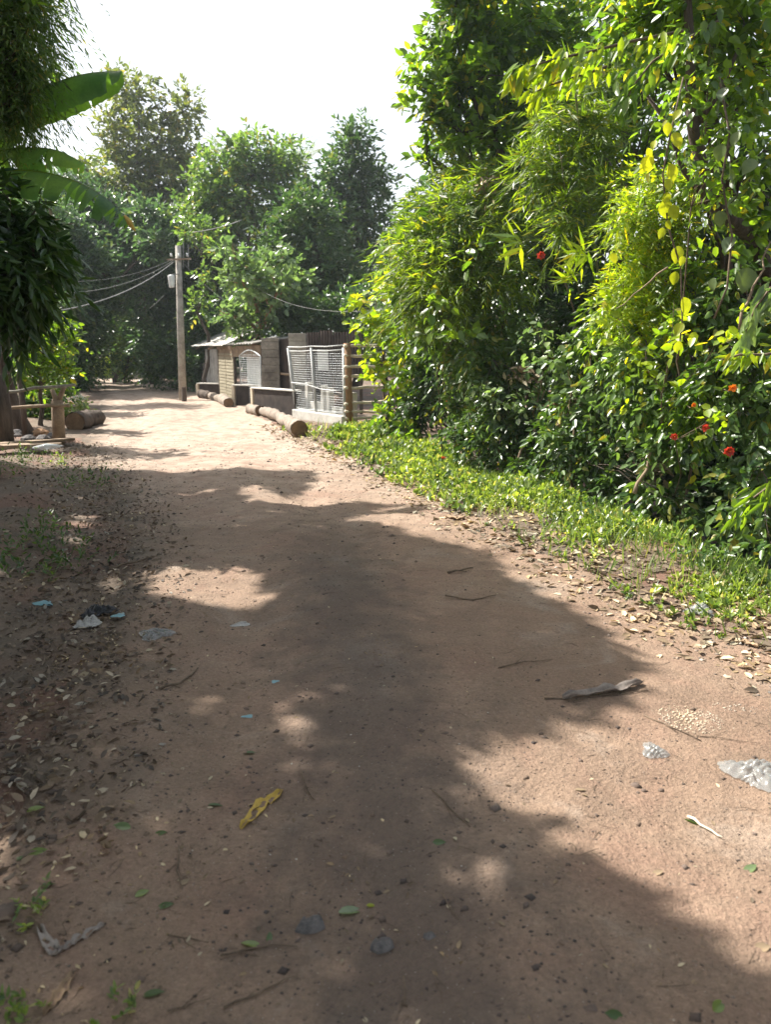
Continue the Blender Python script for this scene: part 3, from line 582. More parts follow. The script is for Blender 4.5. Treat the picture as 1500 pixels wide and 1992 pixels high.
# dark corrugated fence behind
f0 = at(598, 800, 19.2); f1 = at(705, 800, 18.2); rt = thing('tin_fence', 'dark rusty corrugated tin fence behind the wide mesh gate', 'fence', f0 * [1, 1, 0])
for i in range(4):
    a = f0 + (f1 - f0) * (i / 4 + .004); b_ = f0 + (f1 - f0) * ((i + 1) / 4 - .004); m = MB(); corr(m, a, b_, .95 if i else .1, 2.02 + .04 * (i % 2)); m.build('tin_sheet', 'rustytin', rt)
m = MB()
for t in (.02, .5, .98): q = f0 + (f1 - f0) * t; m.tube([(q[0], q[1] + .08, -.1), (q[0], q[1] + .08, 1.95)], .045, 6)
m.build('posts', 'bark', rt)
m = MB(); q = at(628, 700, 18.4); m.box(q, (.26, .03, .5)); tag(m.build('white_board', 'whitepaint', loc=q), 'small white board hanging on the dark tin fence behind the mesh', 'board')
m = MB(); q = at(655, 770, 18.9); q[2] = .25; m.tube([q - [0, 0, .3], q, q + [.03, .02, .22], q + [.05, .02, .3]], [.42, .4, .26, .05], 11, rough=.12); tag(m.build('sand_heap', 'soil', loc=q, smooth=True), 'heap of pale earth inside the gate', 'heap')
# brown post with short rungs: little ladder-like bamboo fence
rp = on(680, 826); rr = thing('rung_fence', 'brown post with seven pale wooden rungs at the right end of the gate', 'fence', rp)
m = MB(); m.tube([rp - [0, 0, .1], rp + [-.02, 0, .9], rp + [-.03, 0, 1.66]], [.085, .08, .075], 8); m.build('post', 'rustpost', rr, smooth=True)
rp2 = rp + np.array([.72, .5, 0])
m = MB(); m.tube([rp2 - [0, 0, .1], rp2 + [0, 0, 1.6]], [.035, .03], 6); m.build('post', 'wood', rr)
for i, z in enumerate((.12, .26, .42, .78, 1.0, 1.2, 1.42, 1.6)):
    m = MB(); a = rp + [-.09, -.09, z + random.uniform(-.02, .02)]; b_ = rp2 + [.05, -.04, z + random.uniform(-.05, .05)]; m.tube(limb_pts(a, b_, 4, .12), .033, 6, rough=.1); m.build('rung', 'palewood', rr, smooth=True)

# culvert parapets: shaded face, sunlit top and end put into the colours
def parapet(label, pxl, pxr, pybl, h_, dy=-.5, mat='shadedconcrete'):
    a = on(pxl, pybl); b_ = at(pxr, pybl, a[1] + dy) * [1, 1, 0]; b_[2] = a[2]; d = nrm(b_ - a); L = np.linalg.norm(b_ - a); nn = np.array([-d[1], d[0], 0])
    rt = thing('culvert_parapet', label, 'low wall', a, 'low parapets over the roadside culverts')
    m = MB(); m.box((a + b_) / 2 + d * .04 + nn * .08 + [0, 0, h_ / 2 - .3], (L - .1, .15, h_ + .55), ax=d); m.build('side_slab', mat, rt, bevel=.01)
    m = MB(); m.box((a + b_) / 2 + nn * .08 + [0, 0, h_], (L + .02, .22, .035), ax=d, jit=.004); m.build('coping', 'paleconcrete', rt, bevel=.008)  # pale colour carries the sunlit top edge
    m = MB(); m.box(a + d * .0 + nn * .08 + [0, 0, h_ / 2 - .12], (.1, .19, h_ + .2), ax=d); m.build('end_block', 'palewood', rt, bevel=.01)  # pale yellowish colour stands for sunlight on the end face
    return rt
parapet('farthest low parapet with pale coping beside the utility pole', 384, 448, 770, .42)
parapet('middle low parapet with pale coping in front of the narrow gate', 454, 521, 790, .60)
parapet('nearest low parapet with pale coping left of the wide gate', 491, 574, 806, .66, -1.5)

# logs
def log(label, pts, rads, mat='log', group='logs lying by the lane', seed=0):
    P = [np.array(p, float) for p in pts]; rt = thing('fallen_log', label, 'log', P[len(P) // 2] * [1, 1, 0] + [0, 0, gz(*P[len(P) // 2][:2])], group)
    Q = []; RR = []
    for i in range(len(P) - 1):
        for s in range(5): t = s / 5; Q.append(P[i] * (1 - t) + P[i + 1] * t + np.array([random.uniform(-.018, .018) for _ in range(3)])); RR.append((rads[i] * (1 - t) + rads[i + 1] * t) * random.uniform(.82, 1.12))
    Q.append(P[-1]); RR.append(rads[-1]); m = MB(); m.tube(Q, RR, 14, cap=False, rough=.09); m.build('bark', mat, rt, smooth=True)
    for q, q2, r in ((Q[0], Q[1], RR[0]), (Q[-1], Q[-2], RR[-1])):
        d = nrm(q2 - q); m = MB(); m.tube([q + d * .03, q + d * .0], [r * .97, r * .93], 14, rough=.05); m.build('cut_end', 'cutwood', rt)
    return rt
def lp(px, py, r): p = on(px, py); p[2] += r * .85; return p
log('long knobbly log lying in front of the nearest parapet', [lp(582, 850, .17), lp(563, 834, .15), lp(545, 822, .13), lp(532, 816, .15), lp(508, 806, .12)], [.17, .135, .105, .12, .10])
log('short log piece touching the far end of the long log', [lp(505, 808, .12), lp(487, 803, .12)], [.13, .14])
log('smaller log in front of the farthest parapet', [lp(446, 792, .14), lp(430, 782, .13), lp(408, 776, .12)], [.16, .15, .12])
log('dark root end lying beside the smaller log', [lp(408, 777, .13), lp(392, 774, .14)], [.13, .17], 'bark')
log('short thick log section on the left edge of the lane', [lp(148, 836, .18), lp(168, 830, .17), lp(190, 825, .17)], [.20, .19, .18], 'bark')

# ================================================================ LEFT SIDE: rail fence, planks
fp = on(113, 862); rf = thing('rail_fence', 'rough pole fence with a forked post on the left of the lane', 'fence', fp)
Yf = fp[1]
m = MB(); m.tube([fp - [0, 0, .2], at(112, 800, Yf), at(110, 778, Yf)], [.11, .10, .09], 9, rough=.08); m.tube([at(111, 785, Yf), at(100, 757, Yf)], [.05, .035], 6); m.tube([at(111, 785, Yf), at(124, 752, Yf)], [.05, .035], 6); m.build('post', 'wood', rf, smooth=True)
for px, py, r in ((8, 862, .16), (48, 850, .06), (-60, 870, .1)):
    q = on(px, py); m = MB(); m.tube([q - [0, 0, .2], q + [.02, 0, .5], q + [0, .0, 1.1]], [r, r * .9, r * .8], 8, rough=.08); m.build('post', 'bark', rf, smooth=True)
for a, b_, r, mt in (((-90, 772), (146, 749), .028, 'barkgrey'), ((-90, 800), (135, 789), .03, 'wood')):
    m = MB(); m.tube(limb_pts(at(a[0], a[1], Yf - .1), at(b_[0], b_[1], Yf - .1), 6, .08), r, 7, rough=.12); m.build('rail', mt, rf, smooth=True)
for i, (a, b_, lab) in enumerate((((-60, 874), (140, 866), 'weathered plank lying behind on the left bank'), ((-40, 886), (120, 880), 'darker plank lying nearer on the left bank'))):
    p, q = on(*a), on(*b_); m = MB(); m.box((p + q) / 2 + [0, 0, .1 + .03 * i], (np.linalg.norm(q - p), .22, .05), ax=q - p, jit=.01); tag(m.build('plank', 'wood', loc=(p + q) / 2), lab, 'plank', 'planks on the left bank')
m = MB(); p = on(92, 884); m.tube([p + [-.22, 0, .1], p + [0, 0, .12], p + [.24, .03, .13]], [.02, .055, .01], 8); tag(m.build('bottle', 'plastic', loc=p, smooth=True), 'shiny clear bottle lying under the planks', 'bottle')
# broken stones / brick bits on the bank behind the fence
for i in range(9):
    p = on(random.uniform(20, 110), random.uniform(842, 862)); s = random.uniform(.07, .14); m = MB(); m.tube([p, p + [0, 0, s * .5], p + [0, 0, s * .9]], [s, s * .95, s * .4], 7, rough=.25)
    tag(m.build('rubble_stone', 'stone' if i else 'rustpost', loc=p), 'grey rubble stone piled behind the pole fence' if i else 'reddish brick fragment among the rubble by the forked post', 'stone', 'rubble stones behind the pole fence')

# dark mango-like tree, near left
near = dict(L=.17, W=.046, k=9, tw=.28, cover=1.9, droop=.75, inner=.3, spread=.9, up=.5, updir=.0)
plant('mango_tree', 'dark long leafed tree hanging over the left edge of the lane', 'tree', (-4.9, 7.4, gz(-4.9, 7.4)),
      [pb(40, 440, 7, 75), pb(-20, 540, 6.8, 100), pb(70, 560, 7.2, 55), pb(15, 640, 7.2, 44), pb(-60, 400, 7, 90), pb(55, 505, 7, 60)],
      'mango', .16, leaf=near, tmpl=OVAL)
# feathery tree top left: long drooping fronds with fine leaflets
plant('feathery_tree', 'dense feathery leafed tree filling the upper left corner', 'tree', (-5.6, 8.6, gz(-5.6, 8.6)),
      [pb(20, 40, 8, 70, 1.2), pb(-20, 150, 8, 80), pb(50, 120, 8, 48, 1.2), pb(45, 190, 8, 42), pb(15, 235, 8, 38), pb(-50, 20, 8, 120), pb(50, 0, 8, 48), pb(35, -80, 8, 75)],
      'mid', .2, leaf=dict(L=.09, W=.017, k=18, tw=.5, cover=1.5, droop=.8, inner=.4, spread=1.2, updir=-.2, jit=.12), tmpl=LANCE, fine=8)
# sunlit shrubs behind the fence
plant('shrub', 'sunlit yellow green shrub behind the pole fence', 'bush', (-7.2, 15.5, 0),
      [pb(60, 660, 15.5, 42), pb(110, 640, 15.5, 36), pb(90, 700, 15.5, 42), pb(40, 720, 15.5, 42), pb(120, 720, 15.5, 26), pb(130, 660, 15.5, 24), pb(20, 660, 15.5, 32)],
      'broad', .06, leaf=dict(L=.15, W=.085, k=6, tw=.3, cover=.9, inner=.2))
plant('shrub', 'green shrub low behind the rails of the pole fence', 'bush', (-8.2, 17, 0), [pb(70, 790, 17, 45, .9), pb(20, 800, 17, 45), pb(105, 800, 17, 26), pb(110, 760, 17.5, 34), pb(40, 760, 17, 30)], 'mid', .05, leaf=dict(L=.14, W=.07, k=6, tw=.25, cover=1.5))
plant('bare_trunk_tree', 'bare brown trunk beside the pole fence at the left frame edge', 'tree', (at(52, 800, 14)[0], 14, gz(at(52, 800, 14)[0], 14)), [pb(-90, 300, 14, 60), pb(-120, 380, 14, 60)], 'broad', .15, leaf=dict(L=.14, W=.07, k=6, tw=.3, cover=1.0))
# white flowering weed by the log section
p = on(160, 806); rt = thing('flowering_weed', 'weed with white flowers behind the short log section', 'weed', p)
leafobj('leaves', [clump(p + [0, 0, .25], (.28, .2, .25), L=.08, W=.04, k=5, tw=.12, cover=.9)], 'cover', rt)
leafobj('flowers', [clump(p + [-.1, -.1, .42], (.25, .12, .1), L=.05, W=.045, k=4, tw=.04, cover=.5)], 'white_petal', rt, tmpl=ROUND)['kind'] = 'stuff'

# banana plant: big torn leaves
def banleaf(root, pts, wid, down=(.5, .5), tip_brown=False, tears=5, label=None):
    P = [np.array(p, float) for p in pts]; n = 46; Q = []
    for i in range(n + 1):
        t = i / n * (len(P) - 1); k = min(int(t), len(P) - 2); u = t - k
        p0 = P[max(k - 1, 0)]; p1 = P[k]; p2 = P[k + 1]; p3 = P[min(k + 2, len(P) - 1)]
        Q.append(.5 * (2 * p1 + (p2 - p0) * u + (2 * p0 - 5 * p1 + 4 * p2 - p3) * u * u + (3 * p1 - p0 - 3 * p2 + p3) * u ** 3))
    Q = np.array(Q); T = nrm(np.gradient(Q, axis=0)); S = nrm(np.cross(T, (0, 0, 1))); U = np.cross(S, T)
    tt_ = np.linspace(0, 1, n + 1); W = wid * np.clip(np.sin(math.pi * np.clip(tt_ * .93 + .07, 0, 1)) ** .45, .05, 1)
    mb = MB()
    for sg, dn in ((1, down[0]), (-1, down[1])):
        cuts = sorted(random.sample(range(4, n - 2), tears)) + [n]; a = 0
        for c in cuts:
            if c - a < 1: continue
            ex = random.uniform(-.22, .22); lc = random.uniform(.88, 1.04); vs = []; fs = []; m_ = 5; shrink = .0 if a == 0 else .35
            for i in range(a, c + 1):
                for j in range(m_ + 1):
                    v = j / m_; ii = i + (shrink * v if i == a else (-shrink * v if i == c and c < n else 0)); q = Q[i] + T[i] * (ii - i) * wid * .35
                    an = dn + ex * v; q = q + S[i] * sg * W[i] * lc * v * math.cos(an * (.6 + .6 * v)) - U[i] * W[i] * lc * v * math.sin(an * (.6 + .6 * v)) + T[i] * W[i] * v * .22 + U[i] * .006 * math.sin(i * 2.1) * v
                    vs.append(q)
            k = m_ + 1
            for i in range(c - a):
                for j in range(m_): o = i * k + j; fs.append((o, o + 1, o + k + 1, o + k))
            mb.add(vs, fs); a = c
    lf = mb.build('leaf', 'banana', root, smooth=True)
    m = MB(); m.tube([q - U[0] * .006 for q in Q[::3]], [.022 * (1 - .85 * i / (n // 3)) for i in range(len(Q[::3]))], 6); m.build('midrib', 'bamboo', lf, smooth=True)
    if tip_brown:
        m = MB(); q = Q[-1]; m.tube([Q[-4], q, q + T[-1] * .06 - [0, 0, .03]], [.012, .03, .008], 7, rough=.3); m.build('withered_tip', 'banleaf', lf)
    if label: lf['label'] = label
    return lf
bp = np.array([-5.0, 9.2, gz(-5.0, 9.2)]); rb = thing('banana_plant', 'banana plant with broad torn leaves arching in from the left', 'banana plant', bp)
hub = at(-70, 330, 9.0)
m = MB(); m.tube([bp - [0, 0, .1], bp + [.03, 0, 1.2], hub], [.14, .11, .06], 12); m.build('stem', 'culm', rb, smooth=True)
banleaf(rb, [hub, at(10, 215, 8.4), at(100, 165, 8.1), at(168, 143, 7.9), at(236, 137, 7.8)], .33, (1.1, 1.0), tears=3)
banleaf(rb, [hub, at(-20, 300, 8.3), at(50, 288, 8.0), at(110, 292, 7.8), at(163, 318, 7.7)], .26, (.7, .9), tears=9)
banleaf(rb, [hub, at(-30, 335, 7.6), at(60, 332, 7.2), at(140, 350, 7.0), at(205, 385, 6.9), at(252, 432, 6.9)], .30, (.75, .55), True, tears=11, label='big arched leaf with torn edge and withered orange tip')
banleaf(rb, [hub, at(20, 200, 9), at(70, 150, 8.9), at(108, 120, 8.9)], .22, (.6, .6), tears=3)
banleaf(rb, [hub, hub + [-.6, -.5, .5], hub + [-1.3, -1, .3]], .3, tears=5)

# ================================================================ SHADE TREES (stand left of the frame)
SHP = [(-3000, 895), (140, 905), (225, 918), (440, 918), (520, 912), (600, 903), (612, 915), (590, 945), (560, 958), (480, 968), (450, 976), (560, 978), (700, 974), (830, 982), (820, 995), (700, 998), (640, 1002), (760, 1032), (860, 1065), (960, 1115), (1060, 1165), (1140, 1205), (1215, 1255), (1245, 1290), (1190, 1360), (1080, 1400), (960, 1430), (880, 1470), (865, 1530), (890, 1580), (1000, 1600), (1090, 1650), (1150, 1715), (1300, 1765), (1400, 1850), (1480, 1930), (1540, 2010), (1700, 2600), (-4000, 2600), (-5000, 1200)]
HOLES = [(400, 1135, 105, 32), (480, 1165, 60, 20), (592, 1445, 42, 48), (400, 1368, 34, 24), (915, 1670, 40, 40), (965, 1725, 46, 45), (5, 1690, 45, 80), (435, 1024, 60, 8), (495, 955, 34, 9), (330, 1005, 60, 5), (160, 1020, 30, 22), (150, 1050, 24, 16), (60, 905, 60, 12)]
def shade_pts(n, xr, yr, poly, holes=(), zr=(4.6, 8.2), grow=1.0):
    X = rng.uniform(*xr, n); Y = rng.uniform(*yr, n); P = np.stack([X, Y, np.zeros(n)], -1); px, py, f = proj(P); ok = (f > .3) & inpoly(px, py, poly)
    ok |= (f <= .3) | (py > 2000) & (X < 1.6)
    for cx, cy_, rx_, ry_ in holes: ok &= ((px - cx) / (rx_ * grow)) ** 2 + ((py - cy_) / (ry_ * grow)) ** 2 > 1
    ok &= vnoise(X * 2.1 + 3, Y * 2.1) + .5 * vnoise(X * 5, Y * 5) < .42
    P = P[ok]; z = rng.uniform(*zr, len(P)); return P + SUN[None] * (z / SUN[2])[:, None]
C = shade_pts(62000, (-8, 4.2), (-1.5, 9.9), SHP, HOLES, grow=1.3)
px, py, f = proj(C); vis = (f > 0) & (px > -30) & (px < 1530) & (py > -40) & (py < 2000) & ~((px < 70) & (py < 230))
C = C[~vis]
trunks = [np.array([-7.6, 9.5, 0]), np.array([-6.4, 5.0, 0]), np.array([-8.0, 1.2, 0]), np.array([-4.6, 1.9, 0])]
labs = ['tall shade tree left of the frame at the fence corner', 'spreading shade tree whose boughs overhang the left of the lane', 'old shade tree behind the left bank near the camera', 'young shade tree on the left bank beside the camera']
owner = np.argmin([np.linalg.norm((C - t)[:, :2], axis=1) for t in trunks], 0)
for i, t in enumerate(trunks):
    Ci = C[owner == i]
    if len(Ci) < 20: continue
    t = np.array([t[0], t[1], gz(t[0], t[1])]); rt = thing('shade_tree', labs[i], 'tree', t, 'shade trees on the left bank')
    D = nrm(rng.normal(size=Ci.shape) * .8 + np.array([.2, -.1, .1])); k = 6
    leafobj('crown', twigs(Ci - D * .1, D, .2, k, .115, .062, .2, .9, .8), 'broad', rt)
    top = np.array([Ci[:, 0].mean() * .5 + t[0] * .5, Ci[:, 1].mean() * .5 + t[1] * .5, 6.5]); P = limb_pts(t - [0, 0, .2], top, 7, .2); m = MB(); m.tube(P, [.2 - .018 * j for j in range(8)], 9, rough=.05); m.build('trunk', 'bark', rt, smooth=True)
    m = MB()
    for j in range(16):
        e = Ci[random.randrange(len(Ci))]; s_ = P[random.choice([3, 4, 5, 6])]; m.tube(limb_pts(s_, e, 5, .2, .05), [.05, .04, .03, .022, .015, .008], 5, cap=False)
    m.build('branches', 'bark', rt, smooth=True)

BIAS = np.array([-.75, -.3, .75])
for lab, x, y, bl in [  # unseen trees added to hold back sky light from the shaded lane
    ('big tree standing behind the viewer on the left bank', -5.5, -4.5, [(-5, -4, 6), (-3, -5.5, 7), (-6.5, -2.5, 5), (-2.5, -3.2, 7.6), (-4, -7, 6)]),
    ('big tree standing behind the viewer over the lane', 3.5, -7.5, [(0, -4.2, 7), (2.2, -5, 6.5), (0.6, -7.5, 7), (3.5, -7.5, 6), (1.2, -2.6, 8.2)]),
    ('tree on the right bank behind the viewer', 7.5, -2.5, [(5.6, -2, 5), (7, -3.5, 6), (8, -.5, 5), (5, -3.6, 7), (6.5, 1.2, 6)]),
    ('tree on the right bank outside the frame', 8.5, 3.5, [(7, 3.2, 4.5), (8.5, 5, 5.5), (8, 1.8, 3), (7, 4.4, 2.4), (9, 3, 6.5)])]:
    plant('shade_tree', lab, 'tree', (x, y, gz(x, y)), [(np.array(c_, float), np.array([1.9, 1.9, 1.4])) for c_ in bl], 'dark', .22, leaf=dict(L=.22, W=.12, k=6, tw=.45, cover=1.1), group='trees beside and behind the viewer')
BIAS = np.array([-.75, -.3, .75])
# ================================================================ RIGHT SIDE JUNGLE
GR = 'plants of the right hand thicket'
# backing woods that close the view
BK = []
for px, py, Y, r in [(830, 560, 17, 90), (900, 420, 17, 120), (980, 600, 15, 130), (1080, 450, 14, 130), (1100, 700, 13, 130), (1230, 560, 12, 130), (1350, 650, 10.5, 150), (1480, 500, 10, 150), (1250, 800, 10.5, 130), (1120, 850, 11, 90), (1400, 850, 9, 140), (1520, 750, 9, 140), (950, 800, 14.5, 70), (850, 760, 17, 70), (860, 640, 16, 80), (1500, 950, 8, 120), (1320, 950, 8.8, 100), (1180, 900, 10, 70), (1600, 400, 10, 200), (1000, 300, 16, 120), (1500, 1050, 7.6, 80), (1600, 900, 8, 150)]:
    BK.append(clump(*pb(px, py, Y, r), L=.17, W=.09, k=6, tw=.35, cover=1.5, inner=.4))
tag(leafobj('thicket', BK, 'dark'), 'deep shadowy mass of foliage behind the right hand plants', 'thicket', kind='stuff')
# broadleaf tree
plant('broadleaf_tree', 'tall broad leafed tree with yellow green backlit edge against the sky', 'tree', (2.2, 12.2, -.5),
      [pb(905, 40, 11, 75), pb(850, 110, 11, 55), pb(900, 160, 11, 78), pb(840, 205, 11, 52), pb(960, 100, 11.4, 80), pb(1000, 200, 11.6, 75), pb(890, 265, 11, 52), pb(950, 260, 11.5, 60), pb(820, 160, 11, 30), pb(960, -50, 11, 110), pb(1040, 40, 11.6, 80), pb(830, 300, 11, 20), pb(880, 0, 11, 46), pb(1060, 130, 12, 70), pb(1090, 260, 12, 80)],
      'broad', .2, leaf=dict(L=.15, W=.08, k=7, tw=.3, cover=1.15, droop=.3, inner=.35), group=GR, trunk_top=at(950, 60, 11.6), fine=7)
plant('broadleaf_tree', 'dense tree behind the vine covered one closing the sky at upper right', 'tree', (3.6, 11.5, -.6),
      [pb(1110, 60, 12, 95), pb(1200, 200, 11, 90), pb(1290, 140, 10, 85), pb(1150, 330, 12, 90), pb(1420, 180, 9, 80), pb(1060, 250, 13, 85), pb(1250, 310, 10, 80), pb(1380, 330, 9, 80), pb(1490, 120, 8.6, 80), pb(1200, 20, 11, 80), pb(1340, 20, 9.6, 80)],
      'broad', .16, leaf=dict(L=.14, W=.075, k=7, tw=.3, cover=.85, droop=.4, inner=.3), group=GR, fine=5)
plant('shrub', 'tall shadowy shrub between the bamboo clumps', 'bush', (2.4, 11.6, -.8),
      [pb(985, 335, 11.6, 55), pb(1050, 400, 11.4, 65), pb(1080, 520, 11, 65), pb(1010, 570, 11.3, 60), pb(1130, 600, 10.4, 60), pb(1150, 460, 10.4, 60), pb(1060, 660, 10.6, 55)],
      'dark', .06, leaf=dict(L=.13, W=.07, k=7, tw=.3, cover=1.1, droop=.5, inner=.35), group=GR, fine=4)
# round leafed sapling over the ditch, beside the gate
rs = on(762, 838); 
plant('sapling', 'sapling with round bright leaves and thin dark stem beside the rung fence', 'young tree', rs,
      [pb(718, 640, 13, 30), pb(745, 690, 13, 36), pb(705, 590, 13, 18), pb(735, 560, 13, 20), pb(765, 620, 13, 34), pb(700, 660, 13.2, 17), pb(770, 540, 13, 26), pb(760, 470, 13, 15), pb(765, 500, 13, 16), pb(690, 590, 13, 10), pb(775, 740, 13, 30), pb(730, 730, 13, 22)],
      'yellow', .05, 'bark', dict(L=.135, W=.095, k=5, tw=.22, cover=.75, droop=.25, inner=.15, spread=1.2), tmpl=ROUND, group=GR, trunk_top=at(735, 560, 13), fine=3)
plant('sapling', 'second thin stemmed sapling with yellowish leaves close to the verge', 'young tree', on(800, 858), [pb(800, 700, 12.3, 45), pb(830, 650, 12.3, 45), pb(790, 640, 12.3, 30), pb(820, 760, 12.3, 40), pb(760, 800, 12.6, 34), pb(790, 840, 12, 26)], 'broad', .04, 'bark', dict(L=.12, W=.07, k=5, tw=.22, cover=.8, inner=.2), tmpl=ROUND, group=GR, fine=3)
def bamboo(label, base, blobs, culms, mat='bamboo', leafd=None, sprays=()):
    base = np.array(base, float); rt = thing('bamboo_clump', label, 'bamboo', base, 'bamboo clumps in the right hand thicket')
    for a, b_, r in culms:
        P = limb_pts(a, b_, 14, .04, .0); L_ = len(P); mb = MB(); Q = []; RR = []
        for i in range(L_ - 1):
            Q += [P[i], P[i] * .9 + P[i + 1] * .1, P[i] * .1 + P[i + 1] * .9]; rr = r * (1 - .6 * i / L_); RR += [rr * 1.18, rr, rr]
        mb.tube(Q + [P[-1]], RR + [r * .35], 7); mb.build('culm', 'culm', rt, smooth=True)
    d = dict(L=.15, W=.02, k=8, tw=.3, cover=2.0, droop=.55, inner=.4, spread=.7, up=.6, updir=.1, jit=.25); d.update(leafd or {})
    sets = [clump(*b_, **d) for b_ in blobs]
    for c, r in blobs:
        n = 14; dd = nrm(rng.normal(size=(n, 3)) * [1, .8, .7] + [-.4, -.4, .4]); sets.append(twigs(c + dd * r * .5, dd + [0, 0, .3], r[0] * rng.uniform(.9, 1.9, n), 22, .17, .021, .75, .7, .6, .2))
    leafobj('foliage', sets, mat, rt, tmpl=LANCE)
    return rt
bamboo('feathery yellow green bamboo clump bulging over the verge', on(930, 900) + [.8, 1.2, -.4],
       [pb(812, 460, 10.5, 34), pb(868, 400, 10.5, 52), pb(900, 440, 10.2, 80), pb(840, 500, 10.2, 70), pb(940, 370, 10.5, 50), pb(880, 560, 10, 75), pb(820, 590, 10.5, 55), pb(960, 520, 10, 80), pb(780, 530, 10.8, 34), pb(915, 335, 10.8, 36), pb(1000, 430, 10.8, 50)],
       [(on(950, 900) + [1, 1.5, -.4], at(860, 320, 11), .03), (on(950, 900) + [1.2, 1.6, -.4], at(930, 280, 11), .03), (on(950, 900) + [.9, 1.3, -.4], at(800, 430, 10.6), .022), (on(950, 900) + [1.1, 1.4, -.4], at(850, 480, 10.2), .022)], leafd=dict(L=.16, W=.021, cover=1.15))
bamboo('tall thin bamboo culms with pale stems in the middle of the thicket', on(1150, 960) + [.8, 1.5, -.4],
       [pb(1060, 330, 8.8, 50), pb(1130, 330, 8.6, 50), pb(1170, 250, 8.6, 40), pb(1080, 240, 8.8, 60), pb(1110, 430, 8.4, 45), pb(1200, 380, 8.4, 40), pb(1150, 150, 9, 50)],
       [(on(1190, 960) + [.6, 1.2, -.4], at(1120, 180, 8.2), .022), (on(1200, 960) + [.7, 1.2, -.4], at(1150, 120, 8.4), .018), (on(1190, 960) + [.9, 1.4, -.4], at(1060, 300, 8.8), .02), (on(1190, 960) + [.8, 1.2, -.4], at(1210, 340, 8.2), .018)], leafd=dict(cover=1.0, L=.16, W=.022))
# bright bamboo sprays standing out (each a fan of lance leaves)
def spray(label, px, py, Y, rpx, n, mat='yellow', dirx=-1):
    c = at(px, py, Y); s = rpx * Y / FOC; rt = thing('leaf_spray', label, 'leaf spray', c, GR)
    m = MB(); P = [c + [s * 1.1 * -dirx, .3, .3 * s], c + [s * .5 * -dirx, .1, .25 * s], c]; m.tube(P, [.008, .006, .004], 5); m.build('stem', 'culm', rt)
    th = rng.uniform(R(100), R(290), n) if dirx < 0 else rng.uniform(R(-110), R(80), n); D = np.stack([np.cos(th), rng.normal(size=n) * .35, np.sin(th)], -1); P0 = np.tile(c, (n, 1)) + rng.normal(size=(n, 3)) * s * .16 + np.array([[s * .3 * -dirx, 0, .1 * s]]) * rng.random((n, 1))
    N = np.tile((0, -1., .6), (n, 1)) + rng.normal(size=(n, 3)) * .3; L = s * rng.uniform(.6, 1.1, n); leafobj('leaves', (P0, D, N, L, L * .15), mat, rt, tmpl=LANCE); return rt
spray('bright green star shaped bamboo spray in front of the dark hollow', 1125, 500, 7.2, 50, 26)
spray('second bamboo spray just below the star shaped one', 1105, 545, 7.2, 44, 20)
spray('bamboo spray high beside the yellow hanging vine', 1205, 440, 6.8, 45, 18)
spray('thin bamboo spray reaching left over the clump', 1000, 480, 8.5, 55, 18)
# fern-like yellow green foliage behind the yellow vine
plant('fern_tree', 'feathery yellow green foliage behind the hanging yellow vine', 'tree', on(1300, 1000) + [1, 1.3, -.5],
      [pb(1240, 420, 7, 55), pb(1260, 500, 7, 60), pb(1215, 560, 7.2, 50), pb(1290, 580, 7, 50), pb(1240, 640, 7.2, 55), pb(1310, 440, 7, 50), pb(1340, 360, 7, 45), pb(1270, 350, 7.2, 40)],
      'yellow', .07, leaf=dict(L=.075, W=.017, k=14, tw=.32, cover=1.5, droop=.5, inner=.35, spread=1.2, jit=.15, updir=0), tmpl=LANCE, group=GR)
# big vine-draped tree, dark crooked trunk
vt = on(1430, 1060) + [1, 1.0, -.4]
rt = plant('broadleaf_tree', 'near tree with dark crooked trunk and vine covered crown at the right edge', 'tree', vt,
      [pb(1400, 40, 6.6, 80), pb(1290, 30, 6.6, 60), pb(1470, 130, 6.6, 70), pb(1450, 10, 6.4, 80), pb(1360, -20, 6.4, 80), pb(1480, 300, 6.5, 55), pb(1420, 250, 6.8, 45), pb(1220, 60, 6.8, 60), pb(1320, 130, 7, 40), pb(1470, 430, 6.5, 60), pb(1260, -60, 6.6, 80)],
      'broad', .09, 'bark', dict(L=.12, W=.065, k=6, tw=.25, cover=.95, droop=.5, inner=.3), group=GR, trunk_top=at(1340, 20, 6.7), fine=6)
m = MB(); Y = 6.2; m.tube([at(1500, 560, 6.9), at(1470, 470, 6.6), at(1420, 425, Y), at(1378, 390, Y), at(1368, 330, Y), at(1352, 270, Y), at(1344, 200, Y), at(1345, 100, Y), at(1338, 0, Y), at(1330, -120, Y)], [.07, .065, .055, .05, .048, .045, .04, .036, .03, .02], 9, rough=.1); m.tube([at(1378, 390, Y), at(1330, 330, Y), at(1300, 240, Y), at(1240, 160, Y)], [.03, .024, .018, .01], 6); m.tube([at(1350, 250, Y), at(1400, 180, Y), at(1440, 90, Y)], [.03, .022, .012], 6)
m.build('crooked_limb', 'bark', rt, smooth=True)
